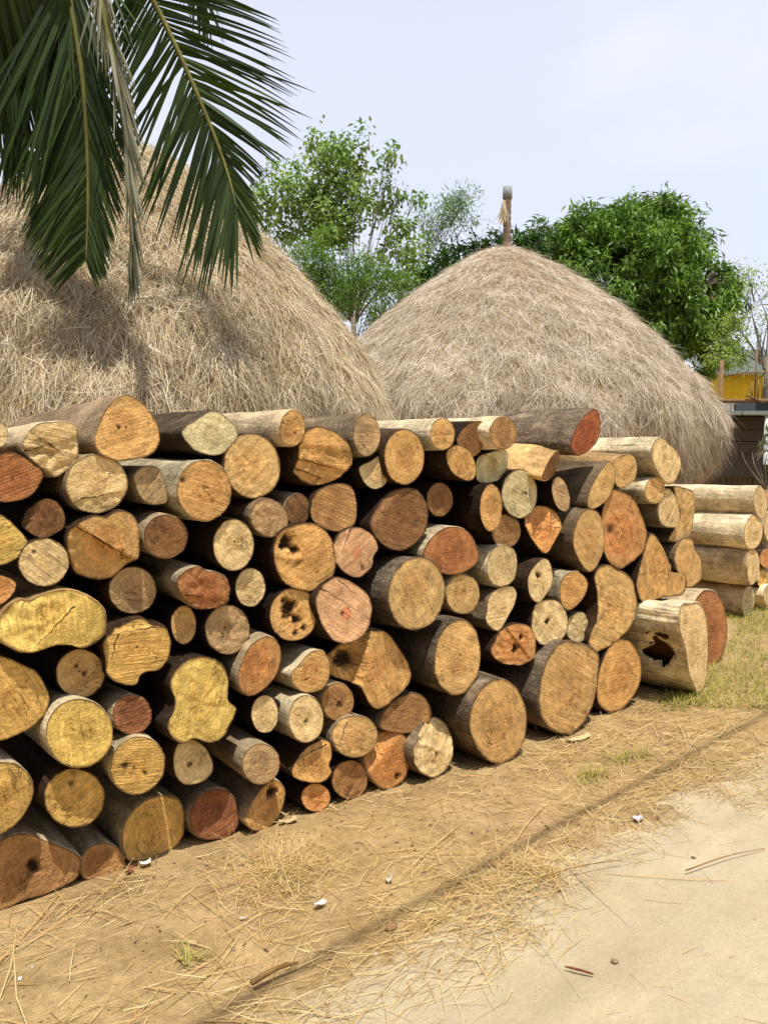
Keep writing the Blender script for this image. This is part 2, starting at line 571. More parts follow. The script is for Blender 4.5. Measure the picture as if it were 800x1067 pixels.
def make_log(label, poly, wood='tan', bark='grey', d=None, ground=False, L=None, yaw=None, pitch=None,
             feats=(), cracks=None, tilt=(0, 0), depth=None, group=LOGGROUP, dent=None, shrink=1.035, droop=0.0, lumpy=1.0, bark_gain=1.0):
    global SEG
    SEG = 220 if dent else 72
    i = _count[0]
    _count[0] += 1
    rs = random.Random(1000 + i * 17)
    L = L if L is not None else rs.uniform(0.95, 1.25)
    yaw = rs.uniform(-2, 2.5) if yaw is None else yaw
    pitch = rs.uniform(-1.8, 1.8) if pitch is None else pitch
    # axis of the log pointing into the pile
    ax = (-NRM).copy()
    ax.rotate(Matrix.Rotation(math.radians(yaw), 3, 'Z'))
    side = ax.cross(Vector((0, 0, 1))).normalized()
    ax.rotate(Matrix.Rotation(math.radians(pitch), 3, side))
    ez = -ax
    ex = Vector((0, 0, 1)).cross(ez).normalized()
    ey = ez.cross(ex)
    nf = (ez + ex * math.tan(math.radians(tilt[0])) + ey * math.tan(math.radians(tilt[1]))).normalized()
    pts = outline(poly, SEG)
    cpx = pts.mean(0)
    if ground:
        k = pts[:, 1].argmax()
        g = on_ground(pts[k][0], pts[k][1])
        dd = (g - P0).dot(NRM)
        # the lowest point of the face rests on the soil
        base = g
    elif depth is not None:
        base = at_y(cpx[0], cpx[1], depth)
    else:
        dd = (rs.uniform(-0.05, 0.05) if d is None else d) * 0.55
        base = on_plane(cpx[0], cpx[1], P0 + NRM * dd, NRM)
    C3 = on_plane(cpx[0], cpx[1], base, nf)
    R = Matrix((ex, ey, ez)).transposed()

    def loc(px, py):
        w = on_plane(px, py, C3, nf) - C3
        return Vector((w.dot(ex), w.dot(ey), w.dot(ez)))
    rim = [loc(x, y) * shrink for x, y in pts]
    # orientation: counter-clockwise seen from outside
    area = sum(rim[k].x * rim[(k + 1) % SEG].y - rim[(k + 1) % SEG].x * rim[k].y for k in range(SEG))
    if area < 0:
        rim.reverse()
    rad = math.sqrt(abs(area) / 2 / math.pi)
    so = Vector((rs.uniform(-50, 50), rs.uniform(-50, 50), rs.uniform(-50, 50)))
    rim = [p * (1 + 0.018 * mnoise.noise(p * (2.2 / rad) + so) + 0.014 * mnoise.noise(p * 60 + so) + 0.008 * mnoise.noise(p * 160 + so)) for p in rim]

    FT = []
    for f in feats:
        if f[0] == 'step':
            FT.append(('step', loc(f[1], f[2]), loc(f[3], f[4]), f[5], f[6]))
        elif f[0] == 'crack':
            FT.append(('crack', loc(f[1], f[2]), loc(f[3], f[4])))
        elif f[0] == 'hole':
            q = loc(f[1], f[2])
            FT.append(('hole', q, f[3] / F * (C3 - CAM).length, f[4]))

    def relief(p):
        w = 0.0026 * mnoise.noise(p * 14 + so) + 0.0018 * mnoise.noise(p * 70 + so)
        st = 0.0
        for f in FT:
            if f[0] == 'step':
                a, b_ = f[1], f[2]
                dx, dy = b_.x - a.x, b_.y - a.y
                ln = math.hypot(dx, dy)
                # right-hand side of the direction of travel, seen from outside
                s = ((p.x - a.x) * dy - (p.y - a.y) * dx) / ln
                s += 0.007 * mnoise.noise(p * 40 + so)
                if s > 0:
                    k = min(1, s / 0.006)
                    w -= f[3] * k + f[4] * s + 0.006 * k * mnoise.noise(p * 45 - so)
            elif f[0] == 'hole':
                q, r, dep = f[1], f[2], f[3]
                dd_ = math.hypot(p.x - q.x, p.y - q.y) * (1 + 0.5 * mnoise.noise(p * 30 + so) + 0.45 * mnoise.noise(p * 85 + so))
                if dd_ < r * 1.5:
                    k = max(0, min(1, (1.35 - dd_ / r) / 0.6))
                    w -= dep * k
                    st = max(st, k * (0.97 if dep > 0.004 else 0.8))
        return w, st

    t = thing('log', label, 'log', C3, group)
    t.rotation_euler = R.to_euler()
    # cut face: fan grid
    fr = [0.06, 0.13, 0.21, 0.29, 0.37, 0.45, 0.53, 0.61, 0.69, 0.77, 0.84, 0.90, 0.95, 0.98]
    V, Fc, REL, ST = [], [], [], []
    w, s_ = relief(Vector((0, 0, 0)))
    V.append(Vector((0, 0, w)))
    REL.append(0)
    ST.append(s_)
    for q in fr:
        for p in rim:
            pp = p * q
            w, s_ = relief(pp)
            V.append(Vector((pp.x, pp.y, pp.z + w)))
            REL.append(q / 0.98)
            ST.append(s_)
    for k in range(SEG):
        Fc.append((0, 1 + k, 1 + (k + 1) % SEG))
    for j in range(len(fr) - 1):
        for k in range(SEG):
            k2 = (k + 1) % SEG
            a = 1 + j * SEG
            c = a + SEG
            Fc.append((a + k, c + k, c + k2, a + k2))
    fo = mesh_obj('cut_face', V, Fc, FACE, t)
    for nm, arr in (('rel', REL), ('stain', ST)):
        at = fo.data.attributes.new(nm, 'FLOAT', 'POINT')
        at.data.foreach_set('value', np.array(arr, dtype=np.float32))
    ow, hw, hr = PAL[wood]
    def jit(c, sat=1.0, gain=1.0):
        k = gain * rs.uniform(0.88, 1.08)
        w_ = rs.uniform(-0.03, 0.03)
        v = lin(*c)
        lum = 0.3 * v[0] + 0.6 * v[1] + 0.1 * v[2]
        v = [lum + (a - lum) * sat for a in v]
        return (v[0] * k * (1 + w_), v[1] * k, v[2] * k * (1 - w_))
    ow_, hw_ = jit(ow, 0.96, 1.22), jit(hw, 0.96, 1.22)
    fo['wood'] = ow_
    fo['core'] = [a + (c - a) * 0.6 for a, c in zip(ow_, hw_)]
    pa_ = rs.uniform(0, 6.28)
    po_ = rad * rs.uniform(0.0, 0.22)
    fo['pith'] = (po_ * math.cos(pa_), po_ * math.sin(pa_), 0.0)
    fo['saw_marks'] = rs.choice((0.15, 0.3, 0.5, 0.9))
    if wood in ('yellow', 'gold'):
        fo['saw_marks'] = rs.uniform(0.6, 1.0)
    fo['dirt'] = rs.choice((0.05, 0.15, 0.25, 0.45))
    fo['pith_dark'] = rs.choice((0.0, 0.0, 0.35, 0.8))
    cl = [(f[1], f[2]) for f in FT if f[0] == 'crack' or (f[0] == 'step' and 0.004 <= f[3] < 0.03)][:2]
    for nm in ('one', 'two'):
        a_, e_ = cl.pop(0) if cl else (Vector((9, 9, 0)), Vector((9.1, 9, 0)))
        fo['crack_%s_start' % nm] = (a_.x, a_.y, 0.0)
        fo['crack_%s_end' % nm] = (e_.x, e_.y, 0.0)
    fo['core_r'] = rad * hr * rs.uniform(0.85, 1.1)
    fo['seed'] = rs.uniform(0, 40)
    fo['cracks'] = rs.choice((0.0, 0.3, 0.7)) if cracks is None else cracks
    # bark body
    n_ring = 16
    V, Fc, FM = [], [], []
    edge = []
    for p in rim:
        w, _ = relief(p * 0.975)
        edge.append(w)
    # inner lip, outer lip, then the rings
    for k, p in enumerate(rim):
        V.append(Vector((p.x * 0.979, p.y * 0.979, p.z * 0.979 + edge[k] - 0.001)))
    for k, p in enumerate(rim):
        jag = 0.004 * mnoise.noise(p * 70 + so) - 0.004
        V.append(Vector((p.x, p.y, p.z + edge[k] + jag)))
    ss = [0.02, 0.05, 0.09, 0.14, 0.2, 0.27, 0.34, 0.42, 0.5, 0.58, 0.66, 0.74, 0.82, 0.9, 0.96, 1.0]
    if dent:
        ss = [0.01 + 0.55 * i_ / 89 for i_ in range(90)] + [0.62, 0.7, 0.8, 0.9, 1.0]
        hc, hr_, hz = dent[0], dent[1], dent[2]
    b1, b2 = rs.uniform(-0.012, 0.012), rs.uniform(-0.012, 0.012)

    def gap_ratio(x, y, z):
        """distance from the middle of the torn opening in units of its ragged radius"""
        th = (math.atan2(y, x) - hc + math.pi) % (2 * math.pi) - math.pi
        q = Vector((x, y, z))
        rr = math.hypot(th * rad * 1.0 / hr_, (z + hz) / (hr_ * 0.85))
        return rr * (1 + 0.6 * mnoise.noise(q * 9 + so) + 0.12 * mnoise.noise(q * 30 + so))
    inner = []
    for s in ss:
        for k, p in enumerate(rim):
            z = p.z + edge[k] * (1 - min(1, s * 6)) - L * s
            lump = 1 + 0.05 * mnoise.noise(Vector((p.x, p.y, z * 0.5)) * (1.2 / rad) + so) * lumpy + 0.014 * lumpy * mnoise.noise(Vector((p.x * 22, p.y * 22, z * 7)) + so)
            sc = lump * (1 - 0.05 * s)
            x, y = p.x * sc + b1 * math.sin(s * 3.1), p.y * sc + b2 * math.sin(s * 3.1) + droop * s * s
            if dent:
                g_ = gap_ratio(x, y, z)
                f_ = 0.80 + 0.20 * max(0, min(1, (g_ - 0.9) / 0.35))
                inner.append(Vector((x * .46, y * .46, z)))
                x, y = x * f_, y * f_
            V.append(Vector((x, y, z)))
    nr = len(ss) + 2
    for j in range(nr - 1):
        for k in range(SEG):
            k2 = (k + 1) % SEG
            q4 = (j * SEG + k, (j + 1) * SEG + k, (j + 1) * SEG + k2, j * SEG + k2)
            if dent and j > 2:
                m_ = sum((V[a_] for a_ in q4), Vector()) / 4
                if gap_ratio(m_.x / .8, m_.y / .8, m_.z) < 0.95:
                    continue
            Fc.append(q4)
    V.append(sum((V[(nr - 1) * SEG + k] for k in range(SEG)), Vector()) / SEG)
    for k in range(SEG):
        Fc.append(((nr - 1) * SEG + (k + 1) % SEG, (nr - 1) * SEG + k, len(V) - 1))
    if dent:
        IF = []
        for j in range(2, len(ss) - 1):
            for k in range(SEG):
                k2 = (k + 1) % SEG
                IF.append((j * SEG + k, j * SEG + k2, (j + 1) * SEG + k2, (j + 1) * SEG + k))
        mid = math.cos(hc) * rad * 0.5
        for v_ in inner:                                     # the cavity is deepest behind the opening
            n_ = 1 + 0.25 * mnoise.noise(v_ * 16 + so)
            if math.cos(math.atan2(v_.y, v_.x) - hc) < 0.3:
                v_.x *= n_
                v_.y *= n_
        mesh_obj('hollow', inner, IF, ROT, t)
    bo = mesh_obj('bark', V, Fc, BARK, t)
    bc, ro = BK[bark]
    sunlit_bark = any(w_ in label for w_ in ('top row', 'top of the pile', 'dome', 'second stack', 'right end', 'right foot', 'right edge'))
    g_ = {'white': 0.85, 'pale': 0.70, 'peeled': 0.7, 'rough': 0.95, 'smooth': 0.5}.get(bark, 0.42) * (1.5 if sunlit_bark else 1.0) * bark_gain  # gap shade painted into bark: darker inside the pile, brighter where sun reaches
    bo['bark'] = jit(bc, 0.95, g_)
    bo['rough'] = ro
    bo['seed'] = rs.uniform(0, 40)
    return t

# ------------------------------------------------------------------ the pile
def crop(ox, oy, sc, pts):
    return [(ox + x / sc, oy + y / sc) for x, y in pts]


A = lambda *p: crop(0, 400, 4, p)
B = lambda *p: crop(0, 580, 4, p)
C = lambda *p: crop(0, 760, 4, p)
D = lambda *p: crop(180, 400, 4, p)
E = lambda *p: crop(180, 580, 4, p)
G = lambda *p: crop(180, 700, 4, p)
K = lambda *p: crop(360, 400, 4, p)
M = lambda *p: crop(360, 580, 4, p)
N = lambda *p: crop(520, 400, 5, p)
Q = lambda *p: crop(520, 580, 5, p)
S = lambda *p: crop(600, 420, 3.335, p)
lg = make_log

# --- left edge and the upper left rows
lg("pale log end cut off by the left edge at the top of the pile", ell(-2, 453, 11, 13), 'pale', 'smooth', d=-0.06)
lg("cream log end with a long forked crack, left of the dome-shaped top log", A((100, 240), (165, 168), (290, 162), (326, 205), (325, 310), (290, 352), (235, 385), (180, 350), (110, 285)), 'pale', 'pale', d=0.02, L=1.3,
   feats=[('step', 25, 471, 52, 463, .006, 0.02), ('step', 52, 462, 70, 476, .004, 0.0)], cracks=1.0)
lg("largest dome-shaped tan log standing highest at the left of the top row", A((395, 240), (402, 200), (430, 130), (480, 68), (530, 48), (590, 80), (640, 140), (662, 195), (662, 245), (630, 290), (560, 312), (480, 316), (415, 285)), 'honey', 'smooth', d=0.05,
   feats=[('hole', 124, 446, 2.2, .006)], cracks=0.5)
lg("rich orange ringed log end at the left edge beneath the cracked cream log", A((-45, 400), (-40, 330), (0, 296), (60, 290), (130, 325), (178, 368), (165, 420), (120, 470), (40, 490), (-30, 478)), 'rust', 'brown', d=0.0, cracks=0.6)
lg("pale straw-coloured round log end directly below the big dome-shaped log", ell(101, 504, 32, 30.5), 'pale', 'smooth', d=0.03,
   feats=[('step', 85, 520, 128, 512, .005, 0.05)], cracks=0.6)
lg("small drab D-shaped log end right of the pale log under the dome-shaped log", A((560, 390), (600, 347), (660, 352), (690, 420), (696, 488), (640, 500), (590, 472)), 'grey', 'pale', d=0.0)
lg("dark brown log end with a jagged left rim below the orange ringed log", A((112, 560), (132, 520), (180, 482), (232, 490), (266, 530), (270, 590), (232, 622), (180, 645), (130, 622), (102, 595)), 'umber', 'dark', d=-0.03,
   feats=[('step', 38, 522, 28, 556, .03, .5)])
lg("big heart-shaped tan log end split by a slanting torn ledge", A((300, 620), (340, 575), (400, 552), (445, 556), (485, 535), (540, 540), (575, 590), (582, 680), (570, 730), (540, 752), (500, 800), (460, 818), (400, 816), (340, 792), (312, 740), (297, 680)), 'honey', 'brown', d=0.05,
   feats=[('step', 81, 549, 140, 584, .022, .22)], cracks=0.3)
lg("small dark brown log end with clear growth rings right of the heart-shaped log", ell(173, 559, 22.5, 22.5), 'umber', 'pale', d=0.06, cracks=0.2)
lg("plain yellow log end cut by the left edge beneath the dark brown jagged log", A((-60, 600), (-50, 562), (0, 546), (60, 590), (116, 660), (92, 712), (0, 756), (-50, 740)), 'yellow', 'smooth', d=0.0)
lg("pale small log end between the yellow edge log and the heart-shaped log", ell(46, 586, 26, 24.5), 'pale', 'brown', d=0.01,
   feats=[('hole', 36, 575, 2.0, .003)], cracks=0.5)
lg("bright orange wedge of log at the left edge above the big ragged yellow log", B((-40, 150), (-36, 85), (0, 78), (50, 95), (70, 122), (42, 170), (0, 200), (-30, 195)), 'orange', 'dark', d=0.0)
lg("round brown log end with a sunlit wedge down its middle below the heart-shaped log", ell(138.5, 615, 24.5, 24), 'grey', 'brown', d=-0.05, tilt=(4, -3))
lg("largest ragged yellow log end with a splintered top, at the left of the pile", B((0, 295), (40, 228), (90, 187), (130, 188), (190, 162), (270, 142), (340, 152), (410, 195), (436, 250), (436, 310), (402, 350), (345, 380), (292, 368), (230, 370), (150, 395), (90, 396), (40, 372), (2, 342)), 'yellow', 'peeled', d=0.10,
   feats=[('step', 78, 632, 36, 676, .006, .10), ('step', 34, 622, 20, 640, .012, .2), ('crack', 40, 672, 74, 634)], cracks=0.2)
lg("lumpy yellow log end with a bite out of its lower right corner", B((440, 362), (480, 312), (560, 272), (610, 265), (642, 290), (690, 302), (710, 350), (702, 420), (662, 470), (612, 478), (582, 500), (570, 530), (522, 532), (455, 497), (445, 430)), 'gold', 'brown', d=0.06,
   feats=[('step', 172, 653, 124, 658, .012, .12), ('step', 124, 660, 116, 690, .008, .2)])
lg("rusty orange oblong log end split into a lighter and a darker half", E((5, 90), (50, 52), (100, 40), (140, 60), (182, 66), (226, 92), (237, 140), (222, 198), (182, 215), (110, 216), (50, 182), (18, 145)), 'rust', 'pale', d=0.05,
   feats=[('step', 217, 594, 216, 634, .0, -.25), ('step', 190, 619, 214, 622, .006, .05)])
lg("little plain log end wedged right of the lumpy bitten yellow log", ell(191.5, 651, 13, 20), 'tan', 'dark', d=-0.04)
lg("big pale yellow log end cut by the left edge under the ragged yellow log", B((-40, 600), (-30, 425), (20, 420), (90, 450), (150, 480), (190, 540), (206, 600), (182, 660), (130, 710), (60, 745), (-20, 755)), 'gold', 'dark', d=0.02, cracks=0.4)
lg("small brown log end with two dark knots left of the lumpy yellow log", ell(84, 701.5, 25, 25), 'tan', 'dark', d=-0.04,
   feats=[('hole', 80, 694, 2.4, .004), ('hole', 88, 702, 2.4, .004)])
lg("bright clean yellow round log end with a single pith dot and white bark", ell(83, 764, 34.5, 35.5), 'yellow', 'white', d=0.10, cracks=0.0, feats=[('hole', 78, 761, 1.3, .003)])
lg("small red-brown log end with white bark right of the clean yellow log", ell(138, 744.5, 20, 20.5), 'redbrown', 'white', d=0.02, cracks=0.4)
lg("very big bright yellow log end with a hollowed left side and wavy right edge", [(178, 703), (190, 691), (205, 685), (221, 687), (232, 694), (238, 707), (237, 720), (237, 730), (246, 738), (242, 750), (232, 765), (217, 772), (200, 767), (185, 771), (173, 761), (170, 751), (177, 740), (179, 727), (175, 715)], 'yellow', 'dark', d=0.06,
   feats=[('step', 211, 688, 232, 735, .0, -.18)], cracks=0.0)
lg("yellow half-seen log end with fine saw lines at the left edge near the bottom", C((-50, 290), (-40, 150), (0, 137), (70, 147), (120, 190), (140, 250), (120, 320), (70, 392), (0, 436), (-40, 430)), 'gold', 'pale', d=0.03)
lg("yellowish round log end with one dark knot, above the broad brown leaf-shaped log", ell(78, 831.5, 31, 30), 'gold', 'brown', d=0.0,
   feats=[('hole', 75, 817, 2.6, .004), ('hole', 82, 841, 1.6, .003), ('step', 109, 818, 73, 861, .0, .0)])
lg("tilted yellow log end with three knot marks and a thick crust of grey bark", ell(143.5, 797.5, 27.5, 30.5, 30), 'gold', 'white', d=0.07,
   feats=[('hole', 131, 798, 2.6, .004), ('hole', 140, 801, 1.5, .003), ('hole', 152, 806, 2.2, .003)])
lg("small cream log end speckled with dark cracks below the very big bright yellow log", G((10, 330), (45, 285), (100, 288), (150, 338), (168, 400), (142, 446), (90, 467), (40, 463), (8, 415)), 'pale', 'brown', d=0.02, cracks=1.0,
   feats=[('hole', 198, 797, 2.5, .003)])
lg("large tan log end on the ground under torn flaps of pale bark", C((510, 440), (545, 352), (600, 302), (670, 276), (738, 290), (766, 340), (766, 420), (740, 480), (680, 520), (600, 546), (545, 546), (515, 510)), 'gold', 'white', ground=True, cracks=0.2)
lg("broad brown leaf-shaped log end with a black knot, lowest at the bottom left corner", C((-60, 640), (-50, 510), (0, 468), (60, 442), (130, 440), (200, 470), (280, 500), (332, 532), (336, 580), (300, 630), (200, 682), (100, 712), (0, 752), (-45, 745)), 'brown', 'white', ground=True,
   feats=[('hole', 35, 902, 6.0, .008)], cracks=0.6)
lg("small brown log end on the ground right of the broad leaf-shaped log", C((340, 535), (380, 492), (430, 476), (482, 490), (516, 530), (515, 582), (462, 606), (400, 616), (358, 624), (340, 585)), 'brown', 'white', ground=True)
lg("dark red-brown round log end on the ground with pale scratches", G((80, 570), (120, 512), (180, 490), (232, 500), (270, 560), (271, 640), (222, 690), (150, 697), (100, 682), (75, 632)), 'redbrown', 'pale', ground=True, cracks=0.6)
lg("tan log end on the ground, drawn up to a torn dark corner at the right", G((295, 602), (310, 562), (370, 490), (420, 452), (462, 480), (466, 530), (442, 600), (392, 645), (332, 652), (300, 632)), 'honey', 'pale', ground=True,
   feats=[('hole', 284, 826, 5, .02), ('step', 272, 820, 284, 840, .0, -.2)], cracks=0.5)
lg("very small orange-centred log end on the ground", ell(329, 831, 15, 14.5), 'orange', 'dark', ground=True, cracks=0.2)
lg("log with a broad band of sunlit pale bark and a shaded grey-brown end", ell(272, 796, 19.5, 21, 10), 'grey', 'pale', d=0.10, L=1.2)
lg("tan heart-shaped log end with dark combed cracks along its upper edge", G((500, 402), (540, 342), (600, 302), (650, 290), (662, 345), (652, 390), (662, 420), (632, 455), (570, 460), (510, 440)), 'honey', 'brown', d=0.04, cracks=1.0,
   feats=[('step', 340, 776, 308, 792, .004, .4)])
lg("plain shaded brown log end on the ground right of the very small orange-centred log", ell(364.5, 812.5, 18.5, 20), 'brown', 'dark', ground=True)
lg("small cream oval log end right of the very big bright yellow log", ell(276, 744, 14, 19.5), 'pale', 'dark', d=0.03, cracks=0.3)
lg("pale log end with rough white bark along its left side", ell(319, 749, 18, 24.5), 'pale', 'white', d=0.10, cracks=0.4,
   feats=[('hole', 319, 752, 1.8, .003)])
lg("small reddish log end with dark heart stains behind the rough white-barked log", ell(352, 731, 16.5, 19.5), 'brown', 'pale', d=0.0,
   feats=[('hole', 354, 734, 3.0, .003)], cracks=0.6)
lg("oval tan log end with peeling red bark, left of the sunlit-notched ground log", ell(370.5, 767.5, 23, 21.5, -20), 'tan', 'pale', d=0.05,
   feats=[('step', 362, 752, 352, 780, .004, .25)])
lg("smooth orange-tan upright oval log end in the middle of the left half", E((278, 475), (318, 382), (380, 336), (430, 350), (451, 410), (432, 490), (380, 552), (322, 576), (280, 542)), 'orange', 'pale', d=0.07, cracks=0.0)
lg("log end with a curved red heart crack and pale green-grey bark", E((525, 452), (570, 402), (620, 391), (650, 430), (652, 500), (622, 550), (560, 566), (512, 542), (492, 492)), 'honey', 'white', d=0.06,
   feats=[('crack', 318, 708, 329, 700), ('crack', 329, 701, 331, 692)])
lg("round grey-tan log end with a sunlit quarter at its lower left", ell(237, 656, 23, 25.5), 'grey', 'brown', d=-0.02,
   feats=[('step', 214, 656, 238, 653, .0, .0)])
lg("small pale log end scored all over with dark cracks and loose fibres", ell(261, 612, 15.5, 20), 'pale', 'brown', d=0.0, cracks=1.0)
lg("log end with a black star-shaped rotten heart", ell(306, 640, 24.5, 27.5, 10), 'honey', 'dark', d=0.02,
   feats=[('hole', 302, 633, 8, .02), ('hole', 309, 646, 4.5, .014), ('hole', 316, 654, 3, .008), ('hole', 308, 660, 2.5, .008), ('crack', 303, 636, 291, 626), ('crack', 304, 634, 312, 618)], cracks=0.8)
lg("large pink log end with a red pith and long slanting cracks", [(329, 626), (335, 612), (350, 602), (366, 607), (380, 617), (386, 628), (386, 645), (380, 660), (365, 669), (350, 668), (338, 655), (332, 640)], 'pink', 'brown', d=0.08, cracks=0.6,
   feats=[('crack', 334, 612, 388, 647), ('crack', 352, 604, 386, 632), ('hole', 357, 639, 2, .002)])
lg("big angular tan log end with a dark broken bark hollow on its left", [(353, 692), (362, 680), (378, 665), (388, 659), (402, 659), (415, 675), (427, 697), (425, 713), (410, 728), (395, 738), (385, 733), (375, 715), (358, 708)], 'honey', 'dark', d=0.06,
   feats=[('step', 388, 660, 375, 718, .05, .4), ('hole', 369, 690, 9, .01)], cracks=0.2)
lg("flat oblong umber log end lying in shade under the big angular log", M((150, 672), (190, 612), (270, 571), (322, 586), (356, 640), (342, 700), (282, 731), (200, 731), (148, 712)), 'brown', 'smooth', d=0.03)
lg("orange-brown log end on the ground with a sunlit yellow notch at its top", M((98, 832), (120, 782), (170, 737), (230, 735), (265, 790), (266, 870), (232, 940), (160, 967), (108, 922), (88, 872)), 'orange', 'pale', ground=True,
   feats=[('step', 416, 764, 388, 802, .0, .6), ('hole', 414, 808, 3, .006)], cracks=0.4)
lg("pale chopped log end on the ground with axe facets around its pith", M((276, 800), (290, 770), (330, 720), (390, 686), (440, 700), (459, 760), (442, 840), (392, 910), (330, 908), (280, 862)), 'pale', 'smooth', ground=True,
   feats=[('step', 466, 785, 436, 776, .0, .4), ('step', 448, 760, 452, 780, .0, -.12), ('hole', 454, 786, 3, .004)])
lg("big round tan log end with rough furrowed bark, right of the pink log", ell(434, 618.5, 29, 37.5, 8), 'tan', 'rough', d=0.16, L=1.3, cracks=0.1)
lg("tall oval tan log end with furrowed bark, left of the chopped orange log", M((370, 452), (385, 352), (430, 287), (490, 262), (540, 310), (561, 400), (546, 500), (500, 560), (440, 572), (387, 522)), 'tan', 'rough', d=0.16, L=1.3, cracks=0.1)
lg("large round ringed log on the ground with frayed rim, left of the squarish log", M((515, 690), (535, 602), (580, 541), (640, 511), (700, 540), (745, 620), (752, 710), (732, 790), (690, 840), (630, 862), (578, 832), (535, 770)), 'tan', 'rough', ground=True, L=1.3, cracks=0.15)
lg("small two-toned tan log end with pale bark right of the big furrowed log above", ell(482, 619, 17.5, 20.5), 'tan', 'pale', d=0.02, cracks=0.3)
lg("teardrop-shaped pale log end tapering to the upper right", M((590, 222), (600, 165), (650, 126), (698, 130), (711, 170), (682, 240), (640, 306), (602, 292), (584, 262)), 'pale', 'smooth', d=0.04)
lg("chopped bright orange log end with dark gashes in the lower middle", M((618, 382), (650, 312), (700, 282), (760, 290), (791, 340), (787, 410), (742, 450), (672, 447), (628, 422)), 'orange', 'brown', d=0.08,
   feats=[('hole', 543, 664, 3, .012), ('hole', 538, 676, 3.5, .012), ('step', 528, 655, 548, 680, .006, .05)], cracks=1.0)

# --- upper middle
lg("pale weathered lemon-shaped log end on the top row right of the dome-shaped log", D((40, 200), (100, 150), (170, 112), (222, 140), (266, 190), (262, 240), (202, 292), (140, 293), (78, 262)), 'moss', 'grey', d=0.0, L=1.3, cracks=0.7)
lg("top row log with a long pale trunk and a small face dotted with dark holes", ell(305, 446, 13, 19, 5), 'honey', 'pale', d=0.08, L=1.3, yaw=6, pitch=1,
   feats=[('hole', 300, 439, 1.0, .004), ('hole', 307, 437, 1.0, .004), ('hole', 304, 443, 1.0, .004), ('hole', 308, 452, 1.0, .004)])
lg("large cream round log end, half brown half pale, below the spotted top row log", ell(262.5, 485.5, 29.5, 33.5, -10), 'tan', 'brown', d=0.0,
   feats=[('step', 256, 456, 268, 518, .0, -.1)], cracks=0.2)
lg("large tan log end with dark freckles, left of the half brown half pale log", ell(213, 511, 28, 31.5), 'honey', 'white', d=0.10, L=1.3,
   feats=[('hole', 213, 509, 2.2, .003), ('hole', 217, 515, 1.6, .003), ('hole', 221, 522, 1.6, .003), ('hole', 191, 500, 2.6, .003)])
lg("light tan log end scored by long parallel splits just below the top row", D((528, 332), (540, 225), (590, 182), (660, 196), (722, 240), (752, 300), (742, 350), (692, 400), (622, 421), (560, 402), (528, 372)), 'honey', 'brown', d=0.05,
   feats=[('step', 313, 478, 366, 492, .012, .03), ('step', 313, 489, 350, 502, .008, .0), ('step', 318, 463, 360, 470, .006, .05)], cracks=1.0)
lg("clean yellowish round log end with a dark pith and faint cross cracks", ell(243.5, 568, 21, 26.5), 'pale', 'brown', d=0.05, cracks=0.4)
lg("small oval log end, brown with a sunlit right edge", ell(279, 539.5, 22, 19, 30), 'grey', 'smooth', d=0.02,
   feats=[('step', 288, 523, 288, 560, .0, -.2)])
lg("tiny brown log end left of the plain brown rounded square log", ell(310, 530.5, 13, 16), 'umber', 'pale', d=-0.02)
lg("plain brown log end shaped like a rounded square below the splintered tan log", D((578, 502), (608, 446), (680, 416), (742, 430), (766, 500), (757, 580), (702, 612), (632, 602), (582, 562)), 'brown', 'brown', d=0.0)
lg("large log end with a dark rotten pocket at its upper left", [(289, 568), (296, 554), (312, 547), (330, 547), (344, 560), (349, 580), (346, 600), (330, 613), (315, 615), (298, 606), (290, 590)], 'honey', 'brown', d=0.05,
   feats=[('hole', 302, 566, 6, .03), ('hole', 308, 573, 4, .015), ('step', 318, 548, 316, 614, .0, .15)])
lg("orange-streaked cream log end with a notch in its right side above the pink log", [(350, 572), (357, 556), (372, 550), (386, 556), (394, 570), (389, 579), (387, 590), (375, 601), (362, 598), (352, 588)], 'pink', 'brown', d=0.04,
   feats=[('step', 366, 551, 356, 578, .01, .2), ('hole', 378, 592, 3, .003)], cracks=0.4)
lg("weathered grey oval log end on the top row above the large tan ringed log", ell(382, 453, 14, 22), 'grey', 'smooth', d=0.05, L=1.35, yaw=5, cracks=0.7)
lg("clean tan upright oval log end hanging just below the top row in the middle", ell(421, 476, 20.5, 28.5), 'honey', 'brown', d=0.06, cracks=0.0)
lg("small pale broken log end left of the clean tan oval just below the top row", K((58, 352), (100, 325), (150, 301), (175, 370), (162, 420), (120, 437), (78, 410)), 'pale', 'dark', d=0.0, cracks=0.5)
lg("leftmost of the two long cream trunks lying across the top row in the middle", ell(461, 452, 12.5, 16.5), 'honey', 'white', d=0.10, L=1.35, yaw=4, pitch=1)
lg("dark brown fibrous log stub between the ends of the two long cream trunks", K((463, 232), (510, 172), (570, 160), (581, 220), (552, 290), (500, 302)), 'umber', 'dark', d=0.03, cracks=1.0)
lg("rightmost of the two long cream trunks lying across the top row in the middle", ell(524, 451, 14, 17), 'brown', 'white', d=0.14, L=1.35, yaw=6, pitch=1)
lg("tan tilted oval log end right of the clean tan oval just below the top row", K((420, 290), (460, 256), (510, 276), (541, 340), (536, 390), (500, 401), (440, 362)), 'honey', 'brown', d=0.06)
lg("mossy dim log end in shade below the rightmost long cream trunk", K((545, 322), (580, 292), (660, 276), (676, 320), (652, 390), (602, 411), (550, 402)), 'moss', 'dark', d=-0.03)
lg("very big dark brown log end with a pale slice of bark at its upper left", K((108, 582), (170, 482), (220, 441), (290, 441), (336, 500), (341, 580), (312, 640), (240, 692), (180, 682), (130, 642)), 'umber', 'dark', d=0.03,
   feats=[('step', 413, 515, 386, 551, .0, .7)], cracks=0.2)
